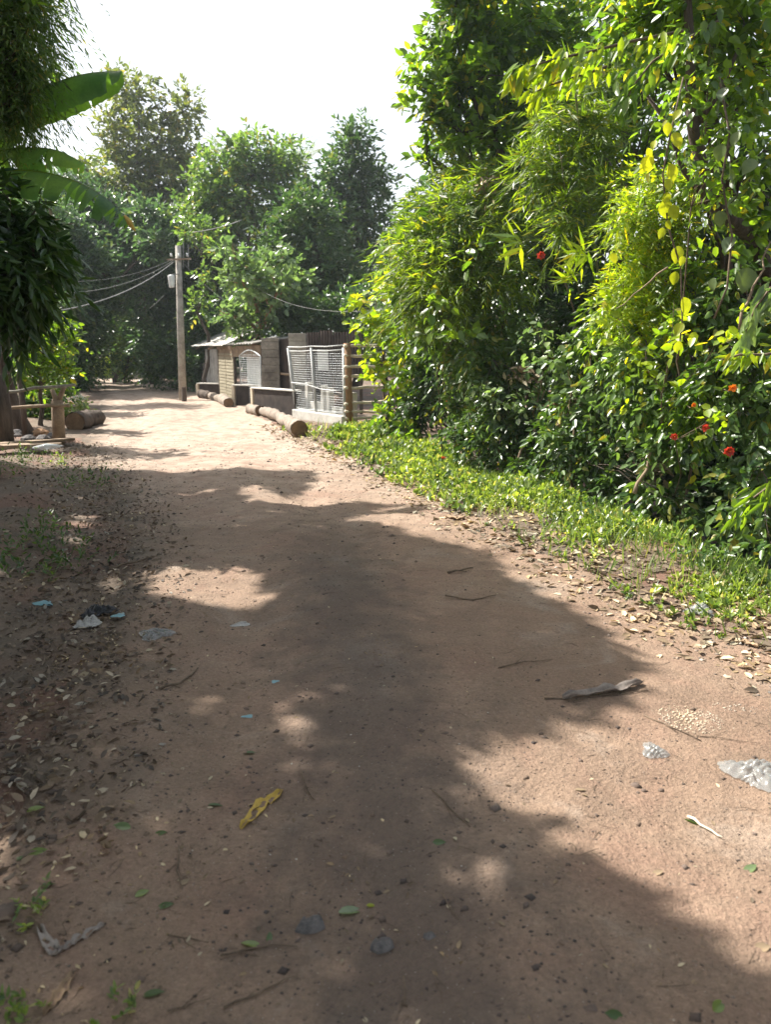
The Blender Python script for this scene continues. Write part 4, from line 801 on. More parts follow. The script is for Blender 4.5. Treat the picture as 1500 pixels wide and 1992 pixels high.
# drooping compound-leaf branch
def droopbranch(label, pts, mat, L, W, n, Y, name='hanging_branch'):
    P = [at(x, y, Y + dz) for x, y, dz in pts]; rt = thing(name, label, 'branch', P[0], GR)
    m = MB(); m.tube(P, [.012 * (1 - .7 * i / len(P)) for i in range(len(P))], 5); m.build('stem', 'twig', rt, smooth=True)
    P = np.array(P); t = rng.uniform(0, len(P) - 1.001, n); k = t.astype(int); u = (t - k)[:, None]; Q = P[k] * (1 - u) + P[k + 1] * u + rng.normal(size=(n, 3)) * .03
    T = nrm(P[k + 1] - P[k]); D = T * .5 + rng.normal(size=(n, 3)) * .45 + np.array([0, 0, -.9]); N = rng.normal(size=(n, 3)) * .4 + np.array([-.2, -1, .5]); l_ = L * rng.uniform(.7, 1.2, n)
    leafobj('leaves', (Q, D, N, l_, l_ * W), mat, rt); return rt
droopbranch('bright drooping branch with long hanging leaflets reaching left below the treetop', [(1330, 60, .3), (1230, 80, .2), (1150, 100, .1), (1080, 115, 0), (1030, 130, 0), (995, 150, 0)], 'yellow', .13, .36, 130, 5.6)
droopbranch('small drooping leaf branch under the long bright one', [(1180, 130, .2), (1120, 150, .1), (1070, 165, 0), (1040, 180, 0)], 'yellow', .12, .36, 60, 5.7)
droopbranch('leafy branch hanging in front of the sky gap at upper right', [(1400, 40, .3), (1330, 80, .2), (1270, 120, .1), (1230, 170, 0), (1215, 210, 0)], 'broad', .14, .4, 80, 5.8)
droopbranch('lance leaved branch at the right edge above the flowers', [(1540, 560, 0), (1500, 560, 0), (1470, 600, 0), (1450, 650, 0)], 'pale', .16, .25, 46, 5.2)
droopbranch('reddish tipped leaf branch above the red flowers', [(1540, 680, 0), (1490, 690, 0), (1440, 690, 0), (1405, 700, 0)], 'yellow', .11, .28, 40, 5.0)
droopbranch('pale leaved branch by the lower right edge over the ditch', [(1540, 940, 0), (1500, 945, 0), (1465, 970, 0), (1430, 1010, 0)], 'broad', .14, .25, 50, 4.9)
# yellow hanging vine: every big leaf a part
vr = thing('hanging_vine', 'hanging vine with large glowing yellow leaves', 'vine', at(1290, 230, 5.4), GR)
vp = [(1325, 225), (1300, 250), (1275, 285), (1268, 312), (1305, 330), (1302, 360), (1300, 385), (1310, 410), (1300, 440), (1292, 455), (1322, 490), (1330, 510), (1316, 540), (1330, 590), (1328, 640), (1322, 675), (1190, 505), (1260, 300), (1310, 270), (1295, 400)]
m = MB(); m.tube([at(1330, 150, 5.5), at(1305, 260, 5.4), at(1290, 340, 5.4), at(1300, 440, 5.4), at(1325, 520, 5.4), at(1328, 620, 5.4), at(1320, 700, 5.4)], .006, 5); m.build('stem', 'twig', vr, smooth=True)
for x, y in vp:
    s = random.uniform(17, 36) * 5.4 / FOC; c = at(x, y - 12, 5.35 + random.uniform(-.06, .06)); D = np.array([[random.uniform(-.7, .6), random.uniform(-.3, .5), -1]]); N = np.array([[random.uniform(-1.2, .4), -1, random.uniform(0, 1)]])
    leafobj('leaf', (c[None], D, N, np.array([s]), np.array([s * .75])), 'vine', vr, tmpl=BIG)
vr = thing('climbing_vine', 'climbing vine with large dull grey green leaves around the crooked trunk', 'vine', at(1410, 300, 5.8), GR)
m = MB(); m.tube([at(1400, 150, 5.9), at(1420, 260, 5.8), at(1405, 350, 5.8), at(1425, 460, 5.7), at(1415, 560, 5.6), at(1390, 620, 5.6)], .008, 5); m.build('stem', 'twig', vr, smooth=True)
for x, y in [(1410, 190), (1440, 275), (1405, 300), (1420, 345), (1435, 400), (1425, 480), (1390, 560), (1455, 540), (1470, 330), (1400, 430)]:
    s = random.uniform(24, 46) * 5.7 / FOC; c = at(x, y - 20, 5.7 + random.uniform(-.1, .1)); D = np.array([[random.uniform(-.7, .3), random.uniform(-.3, .1), -.8]]); N = np.array([[random.uniform(-1, .6), random.uniform(-1, -.1), random.uniform(.3, 1)]])
    leafobj('leaf', (c[None], D, N, np.array([s]), np.array([s * .85])), 'dullvine', vr, tmpl=BIG)
# glossy shrubs in the lower thicket
gl = dict(L=.10, W=.05, k=7, tw=.28, cover=1.25, droop=.75, inner=.35, spread=.9, up=.6, updir=-.05)
SHR = [
 ('glossy leaved shrub tumbling over the ditch left of the dark hollow', [(980, 760, 9.4, 60), (940, 820, 9.2, 50), (1010, 850, 9, 60), (900, 850, 9.6, 34), (1060, 800, 9, 50), (940, 700, 9.6, 50), (880, 790, 10, 30)], 'glossy', (980, 930)),
 ('dense glossy shrub with grey shining leaves in the middle of the bank', [(1130, 780, 8, 60), (1090, 860, 7.8, 60), (1170, 850, 7.6, 55), (1140, 690, 8.2, 55), (1190, 730, 7.8, 50)], 'glossy', (1140, 960)),
 ('bright leaved hanging shrub right of the middle of the bank', [(1230, 700, 7, 60), (1260, 780, 6.8, 60), (1290, 860, 6.5, 50), (1310, 700, 6.8, 50)], 'mid', (1260, 980)),
 ('low dangling shrub skirting the ditch below the bright hanging one', [(1180, 930, 7.3, 30), (1150, 900, 7.6, 36), (1240, 945, 6.8, 34), (1300, 960, 6.5, 34), (1350, 1000, 6.1, 30), (1080, 930, 7.9, 30), (1020, 905, 8.5, 34), (960, 880, 9.1, 30)], 'glossy', (1230, 1010)),
 ('shrub with pale shiny leaves at the right edge of the frame', [(1470, 700, 6, 60), (1430, 770, 5.9, 50), (1490, 790, 5.8, 50), (1400, 700, 6.1, 45), (1480, 620, 6.1, 55), (1380, 620, 6.4, 50), (1420, 560, 6.4, 50)], 'glossy', (1450, 1050)),
 ('dark leaved shrub low at the right edge above the ditch', [(1440, 930, 5.8, 45), (1480, 990, 5.6, 45), (1500, 900, 5.7, 50), (1420, 1010, 5.7, 26), (1500, 1060, 5.3, 30)], 'glossy', (1480, 1080)),
 ('shady bush behind the red flower at the near end of the ditch', [(810, 790, 12.4, 42), (780, 830, 12.6, 30), (850, 730, 12, 46)], 'dark', (840, 870)),
 ('mixed green shrub below the bamboo clump', [(900, 720, 10.4, 50), (870, 660, 10.8, 45), (1000, 680, 9.8, 55), (950, 640, 10, 50), (800, 560, 10.6, 36), (760, 470, 11, 26), (880, 470, 9.9, 34)], 'mid', (960, 900)),
 ('leafy shrub under the feathery foliage and yellow vine', [(1180, 620, 7.8, 50), (1320, 780, 6.4, 45), (1360, 730, 6.3, 40), (1340, 830, 6.3, 45), (1350, 530, 6.6, 45), (1340, 620, 6.5, 45)], 'broad', (1360, 1020)),
]
for lab, bl, mt, bpx in SHR:
    b0 = on(*bpx); b0 = b0 + np.array([.5, .5, 0]); b0[2] = gz(b0[0], b0[1])
    plant('shrub', lab, 'bush', b0, [pb(*b_) for b_ in bl], mt, .035, 'bark', gl if mt != 'dark' else dict(gl, cover=1.6), group=GR, fine=4)
for lab, bl, mt, L_ in [
    ('large leafed creeper scrambling over the feathery bamboo', [(800, 420, 10, 30), (850, 560, 9.4, 34), (770, 560, 10.4, 26), (930, 480, 9.2, 24), (890, 640, 9.4, 30), (820, 660, 10.4, 34)], 'broad', .15),
    ('pale leafed creeper hanging over the glossy shrubs', [(1000, 780, 8.6, 30), (1080, 700, 8.0, 34), (1150, 760, 7.2, 28), (1060, 640, 8.2, 30), (940, 760, 9.0, 24)], 'pale', .09),
    ('yellowing creeper trailing through the right hand shrubs', [(1230, 680, 6.4, 34), (1330, 640, 5.9, 30), (1400, 800, 5.4, 24), (1280, 740, 6.2, 30), (1190, 600, 7.0, 30), (1440, 640, 5.6, 30)], 'yellow', .085),
    ('small leafed creeper wrapped round the dark crooked trunk', [(1345, 190, 5.95, 38), (1372, 330, 5.9, 40), (1330, 300, 6.0, 34), (1420, 380, 5.9, 40), (1350, 90, 6.0, 36), (1300, 230, 6.0, 30), (1440, 260, 5.9, 40), (1390, 130, 6.0, 40)], 'broad', .07)]:
    c0 = pb(*bl[0])[0]; plant('creeper', lab, 'creeper', (c0[0] + .6, c0[1] + 1, -.6), [pb(*b_) for b_ in bl], mt, .015, 'twig', dict(L=L_, W=L_ * .6, k=5, tw=.3, cover=.38, droop=.7, inner=.1, spread=1.0, up=.7), group=GR, fine=3, tmpl=ROUND)
plant('dead_branch', 'dry brown leafed dead boughs caught in the middle of the thicket', 'dead branch', (2.6, 9.6, -.6), [pb(1010, 720, 8.9, 22), pb(1100, 790, 8.1, 22), pb(950, 350, 10, 20), pb(1290, 900, 6.4, 20)], 'litter', .015, 'twig', dict(L=.09, W=.04, k=6, tw=.25, cover=.6, droop=.9, inner=.2), group=GR, fine=5)
# blossoms
def blossom(label, px, py, Y, rpx, mat='red', n=7, cat='flower', name='hibiscus_flower'):
    c = at(px, py, Y); s = .85 * rpx * Y / FOC; rt = thing(name, label, cat, c, 'blossoms in the right hand thicket')
    th = np.linspace(0, 2 * math.pi, n, endpoint=False) + random.random(); D = np.stack([np.cos(th), rng.uniform(-.9, .1, n), np.sin(th)], -1); N = np.tile((0, -1., .2), (n, 1)) + D * -.3
    leafobj('petals', (np.tile(c, (n, 1)), D, N, np.full(n, s), np.full(n, s * .75)), mat, rt, tmpl=ROUND)
    m = MB(); m.tube([c, c + [0, -s * .7, s * .1]], [.004, .003], 5); m.build('stamen', 'orange', rt)
    m = MB(); m.tube([c, c + [.02, .1, -.03], c + [.05, .25, -.02]], .003, 4); m.build('stalk', 'twig', rt)
blossom('largest red blossom, lowest of the three at right', 1418, 878, 5.3, 15, n=9)
blossom('red blossom left of the three at right', 1312, 850, 5.9, 10)
blossom('red blossom uppermost of the three at right', 1373, 832, 5.6, 11)
blossom('red blossom low in the dark ditch beside the verge plants', 863, 893, 9.6, 9)
blossom('red blossom high in the bamboo shadow', 1053, 497, 8.0, 11)
blossom('orange blossom at the right below the leaf branch', 1426, 755, 5.4, 11, 'orange')
blossom('small orange blossom near the upper red one', 1350, 788, 5.7, 7, 'orange')
blossom('small orange blossom over the bank above the ditch', 872, 778, 10, 6, 'orange')
# exposed earthy roots and stems in the hollow
for i, (a, b_, r, lab) in enumerate([((1000, 935), (1060, 760), .02, 'slanting brown stem in the ditch hollow'), ((1235, 960), (1290, 820), .02, 'pale bent stem under the bright hanging shrub'), ((1110, 930), (1105, 720), .015, 'upright dead stem in the middle of the bank'), ((1440, 640), (1500, 470), .012, 'curling bare vine stem near the right edge'), ((1300, 520), (1200, 600), .008, 'thin dark stem crossing the feathery foliage')]):
    Y = [8.6, 6.3, 7.6, 5.5, 6.3][i]; P = limb_pts(at(*a, Y), at(*b_, Y + .3), 6, .25); m = MB(); m.tube(P, [r * (1 - .1 * j) for j in range(7)], 6); tag(m.build('dead_vine', 'wood', loc=P[0], smooth=True), lab, 'dead vine', 'bare stems in the thicket')

BIAS = np.array([-.2, -.1, 1.0])
# ================================================================ VERGE GROUND COVER
def strip_pts(n, lo, hi, yr):
    """random points between edges lo..hi, thinner with distance"""
    y = yr[0] * (yr[1] / yr[0]) ** rng.random(n); a = lo(y); b_ = hi(y); t = rng.random(n); return a + (b_ - a) * t, y, t
n = 36000
x, y, t = strip_pts(n, lambda y: edge(RE, y) + .12, lambda y: edge(VE, y) + .12, (2.6, 15.2))
clump_n = vnoise(x * 1.6, y * 1.6) + .5; keep = rng.random(n) < np.clip((clump_n * 2.3 - .35) * (sm(t, .12, .75) + .06), 0, 1)
x, y, t = x[keep], y[keep], t[keep]; z = height(x, y); hgt = (.025 + .10 * t * np.clip(vnoise(x * 1.5 + 9, y * 1.5) * 1.6 + .7, .12, 2)) * np.clip(y / 6, .7, 1.4)
S = np.stack([x, y, z], -1); D = rng.normal(size=(len(x), 3)) * .35; D[:, 2] = 1
big = np.clip(y / 7, .8, 1.7)
P, LD, NN, L, W = twigs(S, D, hgt, 7, .042, .026, -.1, 1.3, 1.3, .35); bb = np.repeat(big * np.where(rng.random(len(x)) < .12, 1.7, .9), 7); L *= bb; W *= bb
tag(leafobj('ground_cover', (P, LD, NN, L, W), 'cover', tmpl=OVAL), 'low bright green ground cover plants along the right verge', 'ground cover', kind='stuff')
n = 1500; x2, y2, t2 = strip_pts(n, lambda y: edge(RE, y) + .4, lambda y: edge(VE, y) + .15, (2.6, 15.2)); kp = rng.random(n) < sm(t2, .45, .95) * np.clip(vnoise(x2 * 2 + 5, y2 * 2) * 2 + .9, .1, 1); x2, y2 = x2[kp], y2[kp]
S = np.stack([x2, y2, height(x2, y2)], -1); D = rng.normal(size=(len(x2), 3)) * .5 + [-.15, -.1, 1]
P, LD, NN, L, W = twigs(S, D, rng.uniform(.08, .2, len(x2)), 9, .065, .036, .1, 1.3, 1.1, .35)
tag(leafobj('herbs', (P, LD, NN, L, W), 'mid', tmpl=OVAL), 'taller leafy herbs crowding the ditch side of the verge', 'herbs', kind='stuff')
# grass blades among it
n = 9000; x, y, t = strip_pts(n, lambda y: edge(RE, y) + .1, lambda y: edge(VE, y) + .1, (2.6, 15)); kp = rng.random(n) < np.clip((vnoise(x * 2, y * 2) + .55) * (t + .25), 0, 1); x, y, t = x[kp], y[kp], t[kp]
S = np.stack([x, y, height(x, y)], -1); D = rng.normal(size=(len(x), 3)) * .45; D[:, 2] = 1; L = rng.uniform(.05, .16, len(x)) * (1 + y / 20); N = rng.normal(size=D.shape); N[:, 2] = .2
tag(leafobj('grass', (S, D, N, L, L * .06 + .002), 'cover', tmpl=LANCE), 'short grass blades along the right verge', 'grass', kind='stuff')
# taller weeds standing out on the verge
WE = [(1235, 975, .3, 'leafy weed standing at the brink of the ditch right of centre'), (1060, 940, .34, 'upright bright weed in the middle of the verge'), (1320, 1030, .3, 'yellowish weed at the ditch edge near the right'), (960, 925, .3, 'weed clump next to the tumbling glossy shrub'), (1420, 1080, .28, 'broad leaved weed near the right frame edge'), (850, 890, .28, 'weed tuft near the low red blossom'), (1130, 985, .26, 'rounded weed clump on the verge below the dark hollow')]
for px_, py_, h_, lab in WE:
    p = on(px_, py_); rt = thing('weed', lab, 'weed', p, 'taller weeds on the right verge'); n = 12; D = rng.normal(size=(n, 3)) * .4; D[:, 2] = 1
    leafobj('leaves', twigs(np.tile(p, (n, 1)) + rng.normal(size=(n, 3)) * [.1, .1, 0], D, h_ * rng.uniform(.7, 1.2, n), 9, .075, .04, .0, 1.3, 1.2), 'cover', rt)
    m = MB()
    for d in D: m.tube([p, p + nrm(d) * h_ * .8], [.004, .002], 4, cap=False)
    m.build('stems', 'culm', rt)

# left bank weeds
LW = [((155, 945), .30, .45, 26, 'straggly dark weed clump on the left bank below the planks'), ((70, 1060), .26, .4, 34, 'dark green weed patch on the left bank'), ((95, 1110), .2, .35, 26, 'lower weed patch in front of the dark one'), ((10, 920), .45, .5, 30, 'shadowy fern clump at the left frame edge'), ((50, 900), .3, .4, 20, 'small fern beside the planks'), ((120, 905), .22, .2, 10, 'small yellow green seedling by the planks'), ((60, 1770), .07, .08, 8, 'tiny green seedling at the lower left'), ((45, 1960), .06, .07, 8, 'tiny sprig among dry leaves in the lower left corner'), ((235, 1975), .05, .05, 5, 'tiny green sprig at the bottom left edge')]
for (px_, py_), h_, sp, n, lab in LW:
    p = on(px_, py_); rt = thing('weed', lab, 'weed', p, 'weeds on the left bank'); D = rng.normal(size=(n, 3)) * .5; D[:, 2] = 1; S = np.tile(p, (n, 1)) + rng.normal(size=(n, 3)) * [sp * .45, sp * .5, 0]; S[:, 2] = height(S[:, 0], S[:, 1]); s_ = .5 if h_ < .1 else 1
    leafobj('leaves', twigs(S, D, h_ * rng.uniform(.5, 1.2, n), 9, .05 * s_, .02 * s_, .1, 1.2, 1.0), 'cover' if 'yellow' in lab or h_ < .1 else 'weed', rt)

# ================================================================ LITTER
def scatter_leaves(name, lab, x, y, L, mat, flat=.25, lift=.006, ratio=.5):
    n = len(x); S = np.stack([x, y, height(x, y) + lift], -1); th = rng.uniform(0, 6.28, n); D = np.stack([np.cos(th), np.sin(th), rng.normal(size=n) * flat * .5], -1); N = rng.normal(size=(n, 3)) * flat; N[:, 2] += 1
    return tag(leafobj(name, (S, D, N, L, L * ratio), mat, tmpl=OVAL), lab, 'litter', kind='stuff')
# right edge dry leaves
n = 6000; x, y, t = strip_pts(n, lambda y: edge(RE, y) - .15, lambda y: edge(RE, y) + .95, (2.2, 16)); x += rng.normal(size=n) * .12
scatter_leaves('leaf_litter', 'pale dry leaves along the right edge of the lane', x, y, rng.uniform(.02, .07, n) * (1 + y / 25), 'litter', .45, .01)
# left bank litter
n = 9000; y = 1.2 * (11) ** rng.random(n); x = edge(LE, y) - .1 + rng.normal(size=n) * .6; kp = x < edge(LE, y) + .7; x, y = x[kp], y[kp]
scatter_leaves('leaf_litter', 'dark dry leaves and scraps on the left bank', x, y, rng.uniform(.015, .06, len(x)), 'brown_litter', .8, .012)
# sparse leaves across the lane
n = 1500; x, y, t = strip_pts(n, lambda y: edge(LE, y), lambda y: edge(RE, y), (1.3, 12)); kp = rng.random(n) < .35 + .8 * np.exp(-((x - .1 + y * .12) / .7) ** 2); x, y = x[kp], y[kp]
scatter_leaves('leaf_litter', 'small dry leaves strewn over the lane', x, y, rng.uniform(.008, .03, len(x)), 'litter', .35, .006)
n = 2600; y = 1.3 * 7 ** rng.random(n); x = edge(LE, y) + rng.exponential(.55, n); scatter_leaves('leaf_litter', 'broken leaf scraps on the left half of the lane', x, y, rng.uniform(.006, .026, n), 'litter', .5, .006)
n = 420; y = 1.4 * 5 ** rng.random(n); x = rng.uniform(edge(LE, y), edge(RE, y) - .2)
tw_ = MB()
for i in range(n):
    a_ = random.uniform(0, 6.28); l_ = random.uniform(.02, .09); q = np.array([x[i], y[i], gz(x[i], y[i]) + .005]); tw_.tube([q, q + np.array([math.cos(a_), math.sin(a_), .05]) * l_ * .5 + rng.normal(size=3) * .003, q + np.array([math.cos(a_ + .2), math.sin(a_ + .2), .02]) * l_], [.0014, .0012, .0007], 4, cap=False)
tag(tw_.build('twig_litter', 'twig'), 'fine broken twigs strewn over the lane', 'litter', kind='stuff')
# clods and pebbles
def pebbles(name, lab, x, y, s, mat='pebble'):
    n = len(x); T = np.array([(1, 0, 0), (-1, 0, 0), (0, 1, 0), (0, -1, 0), (0, 0, .8), (0, 0, -.8)]); F3 = np.array([(0, 2, 4), (2, 1, 4), (1, 3, 4), (3, 0, 4), (2, 0, 5), (1, 2, 5), (3, 1, 5), (0, 3, 5)])
    th = rng.uniform(0, 6.28, n); c, s_ = np.cos(th), np.sin(th); V = T[None] * (s[:, None, None] * rng.uniform(.6, 1.25, (n, 6, 1))) * np.array([1, .8, .6]); X = V[..., 0] * c[:, None] - V[..., 1] * s_[:, None]; Yv = V[..., 0] * s_[:, None] + V[..., 1] * c[:, None]
    V = np.stack([X + x[:, None], Yv + y[:, None], V[..., 2] + (height(x, y) + .006)[:, None]], -1).reshape(-1, 3); F = (np.arange(n)[:, None, None] * 6 + F3[None]).reshape(-1, 3)
    return tag(link(name, npmesh(name, V, F, 3, M[mat], True)), lab, 'pebbles', kind='stuff')
M['mortar'] = leafmat('mortar_crumb', (.25, .19, .14), (.42, .35, .275), None, 0, .9)
M['clod'] = leafmat('soil_clod', (.05, .037, .032), (.15, .105, .08), None, 0, .9)
n = 16000; x, y, t = strip_pts(n, lambda y: edge(LE, y) - .2, lambda y: edge(RE, y), (1.2, 14)); kp = rng.random(n) < .25 + np.exp(-((x - .28 + y * .12) / .45) ** 2) + .6 * (vnoise(x * 1.3, y * 1.3) > .1); x, y = x[kp], y[kp]
pebbles('soil_clods', 'small dark clods of earth on the lane', x, y, rng.uniform(.002, .0085, len(x)) * (1 + 1.6 * (rng.random(len(x)) > .94)) * np.clip(y / 5, 1, 1.9), 'clod')
n = 3500; x, y, t = strip_pts(n, lambda y: edge(LE, y) - .6, lambda y: edge(RE, y) + .4, (1.2, 13)); pebbles('gravel', 'scattered fine gravel on the lane', x, y, rng.uniform(.0015, .007, n))
n = 2600; y = 1.2 * 10 ** rng.random(n); x = edge(LE, y) + .15 + rng.normal(size=n) * .5; pebbles('soil_clods', 'dark lumps of earth along the left bank', x, y, rng.uniform(.003, .014, n) * (1 + (rng.random(n) > .93)), 'clod')
n = 1500; y = 2.2 * 7 ** rng.random(n); x = edge(RE, y) + .12 + rng.normal(size=n) * .22; pebbles('gravel', 'pale gravel along the right edge of the lane', x, y, rng.uniform(.004, .02, n))
# fine twigs
def twig(label, pts, r, name='twig', mat='twig', branch=True, grp='twigs on the lane'):
    r *= .72
    P = [on(*p) + [0, 0, r + .004 + random.uniform(0, .008)] for p in pts]; rt = MB(); Q = []
    for i in range(len(P) - 1):
        for s in range(3): Q.append(P[i] + (P[i + 1] - P[i]) * s / 3 + rng.normal(size=3) * r * .5)
    Q.append(P[-1]); rt.tube(Q, [r * (1 - .6 * i / len(Q)) for i in range(len(Q))], 6, rough=.15)
    if branch and len(Q) > 3: rt.tube([Q[2], Q[2] + rng.normal(size=3) * [.03, .03, .002] + (Q[3] - Q[2]) * 1.5], [r * .6, r * .3], 5)
    return tag(rt.build(name, mat, loc=P[0], smooth=True), label, 'twig', grp)
TW = [('forked bent twig at the bottom beside small leaves', [(435, 1965), (500, 1940), (560, 1910), (580, 1905)], .004), ('straight twig left of the forked one at the bottom', [(325, 1975), (365, 1962), (410, 1950)], .003),
 ('twig with small dark leaves on it near the bottom', [(430, 1868), (480, 1852), (530, 1845), (578, 1850)], .0045), ('thin twig left of the leafy twig', [(325, 1825), (370, 1830), (405, 1838)], .003),
 ('dark upright looking twig below the green leaves', [(348, 1650), (345, 1700), (355, 1735)], .004), ('dark twig crossing the middle of the shade', [(970, 1302), (1020, 1292), (1075, 1286)], .005),
 ('long twig beside the pale mortar patch', [(1252, 1395), (1310, 1420), (1365, 1445)], .005), ('thin brown stick left of the sunlit ground', [(840, 1540), (875, 1575), (915, 1612)], .004),
 ('pale brown stick standing out below centre', [(862, 1745), (875, 1772), (893, 1795)], .004), ('dark twig in the shade high on the lane', [(870, 1118), (895, 1115), (920, 1108)], .012),
 ('pair of thin dark twigs on the far shade', [(868, 1165), (920, 1170), (965, 1162)], .008), ('forked grey stick on the left of the lane', [(310, 1345), (350, 1335), (385, 1305)], .010), ('small twig near the right bottom light', [(1355, 1435), (1400, 1440), (1480, 1452)], .003),
 ('long thin twig left of the yellow leaf', [(215, 1495), (245, 1480), (275, 1460)], .004), ('brown stalk right of the yellow leaf', [(585, 1505), (600, 1545), (612, 1560)], .005), ('dark stick on the left bank', [(215, 1110), (250, 1100), (300, 1085)], .014), ('thin twig at the lower centre right edge of the shade', [(785, 1905), (790, 1960)], .003)]
for lab, P, r in TW: twig(lab, P, r)
p = [(1338, 1592), (1375, 1618), (1405, 1636)]; twig('pale straight stick lying beside a green leaf on the sunlit ground', p, .007, mat='palewood', branch=False)
# strip of curled bark
def curl(name, label, cat, pts, wid, mat, lift=.012, curlh=.5, group=None, jag=.25):
    P = np.array([on(*p) for p in pts]); n = 14; t = np.linspace(0, len(P) - 1.0001, n); k = t.astype(int); u = (t - k)[:, None]; Q = P[k] * (1 - u) + P[k + 1] * u; T = nrm(np.gradient(Q, axis=0)); S = np.cross(T, (0, 0, 1)); vs = []; m_ = 6
    for i in range(n):
        w_ = wid * math.sin(math.pi * (i + .35) / (n - .3)) ** .6 * random.uniform(1 - jag, 1 + jag * .4)
        for j in range(m_ + 1): v = j / m_ * 2 - 1; vs.append(Q[i] + S[i] * v * w_ * .5 + np.array([0, 0, lift + abs(v) ** 1.6 * wid * curlh * (1 + .4 * math.sin(i * 1.3)) + .006 * math.sin(i * 2.2 + j)]))
    fs = [(i * (m_ + 1) + j, i * (m_ + 1) + j + 1, (i + 1) * (m_ + 1) + j + 1, (i + 1) * (m_ + 1) + j) for i in range(n - 1) for j in range(m_)]
    mb = MB(); mb.add(vs, fs); o = mb.build(name, mat, loc=P[0], smooth=True); s_ = o.modifiers.new('thickness', 'SOLIDIFY'); s_.thickness = .0012
    return tag(o, label, cat, group)
curl('bark_strip', 'curled grey strip of bark at the edge of the shade', 'bark', [(1095, 1364), (1160, 1352), (1210, 1345), (1250, 1333)], .06, 'greyleaf', curlh=.35)
twig('dark stick under the curled bark strip', [(1060, 1363), (1110, 1363), (1180, 1356), (1262, 1347)], .006)
curl('fallen_leaf', 'big curled yellow leaf lying in the shade', 'leaf', [(468, 1616), (492, 1590), (512, 1565), (530, 1558), (549, 1540)], .05, 'banleaf', .004, .22, jag=.12)
curl('fallen_leaf', 'folded grey brown dry leaf at the lower left', 'leaf', [(75, 1808), (92, 1840), (108, 1858), (120, 1848)], .035, 'greyleaf', .006, .3)
curl('fallen_leaf', 'long dry grey leaf right of the folded one', 'leaf', [(112, 1858), (150, 1832), (205, 1802)], .026, 'greyleaf', .006, .3)
curl('fallen_leaf', 'long brown dry leaf near the bottom left corner', 'leaf', [(85, 1980), (115, 1940), (145, 1895)], .03, 'brownleaf', .005, .3)
curl('fallen_leaf', 'pale curled brown leaf on the bank at the right edge', 'leaf', [(1415, 1248), (1450, 1252), (1475, 1262)], .04, 'brownleaf', .005, .3)
curl('fallen_leaf', 'rust brown curled leaf on the sunny edge of the lane', 'leaf', [(868, 1008), (885, 1012), (905, 1012)], .07, 'brownleaf', .01, .3)
# single small leaves one can pick out
SL = [('green leaf lying left of a twig near the bottom', 322, 1766, 26, 'weed', 20), ('darker green leaf near the bottom edge', 298, 1938, 34, 'weed', 10), ('bright green leaf above the dark one', 276, 1742, 24, 'cover', 40), ('pair forming green leaf at the lower left, upper one', 72, 1662, 30, 'cover', 25), ('green leaf lower of the left pair', 42, 1674, 24, 'weed', 10),
 ('pale green leaf in the left middle shade', 236, 1612, 34, 'pale', 170), ('green leaf below the pale one', 312, 1625, 22, 'weed', 10), ('teal green leaf left of the yellow leaf', 418, 1570, 26, 'weed', 0), ('green leaf beside the sunspot', 484, 1468, 24, 'weed', 0), ('long pale green leaf at the left', 68, 1578, 28, 'cover', 30),
 ('pale triangular leaf right of the grey stones', 682, 1777, 42, 'pale', 5), ('small yellow scrap beside the pale triangular leaf', 722, 1766, 16, 'vine', 0), ('yellowish leaf under the leafy twig', 488, 1842, 34, 'cover', 170), ('yellow green leaf at the bottom right', 1398, 1962, 30, 'cover', 40), ('green leaf at the bottom right of centre', 1195, 1980, 28, 'weed', 170),
 ('green leaf beside the pale stick', 1345, 1602, 26, 'weed', 140), ('pale leaf at the right on the sunlit ground', 1460, 1694, 30, 'pale', 30), ('orange brown leaf lower right', 1484, 1848, 26, 'litter', 10), ('green leaf in the middle shade', 854, 1643, 24, 'weed', 0), ('blackish green leaf on the leafy twig', 524, 1828, 22, 'weed', 90), ('pinkish dry leaf left of centre', 360, 1720, 20, 'litter', 50), ('small pale leaf by the right lit patch', 1130, 1540, 20, 'litter', 0), ('dry leaf on the sunlit earth', 1280, 1702, 22, 'litter', 20), ('small pale dry leaf in the lower middle', 893, 1842, 18, 'litter', 80)]
for lab, px_, py_, rp_, mt, ang in SL:
    p = on(px_, py_) + [0, 0, .008]; L = rp_ * np.linalg.norm(p - [0, 0, EYE]) / FOC; a = R(ang); D = np.array([[math.cos(a), math.sin(a), random.uniform(-.05, .2)]]); o = leafobj('fallen_leaf', (p[None] - D * L / 2, D, np.array([[random.uniform(-.5, .5), random.uniform(-.5, .3), 1.]]), np.array([L]), np.array([L * random.uniform(.45, .62)])), mt, loc=p, tmpl=BIG); tag(o, lab, 'leaf', 'single leaves lying on the lane')
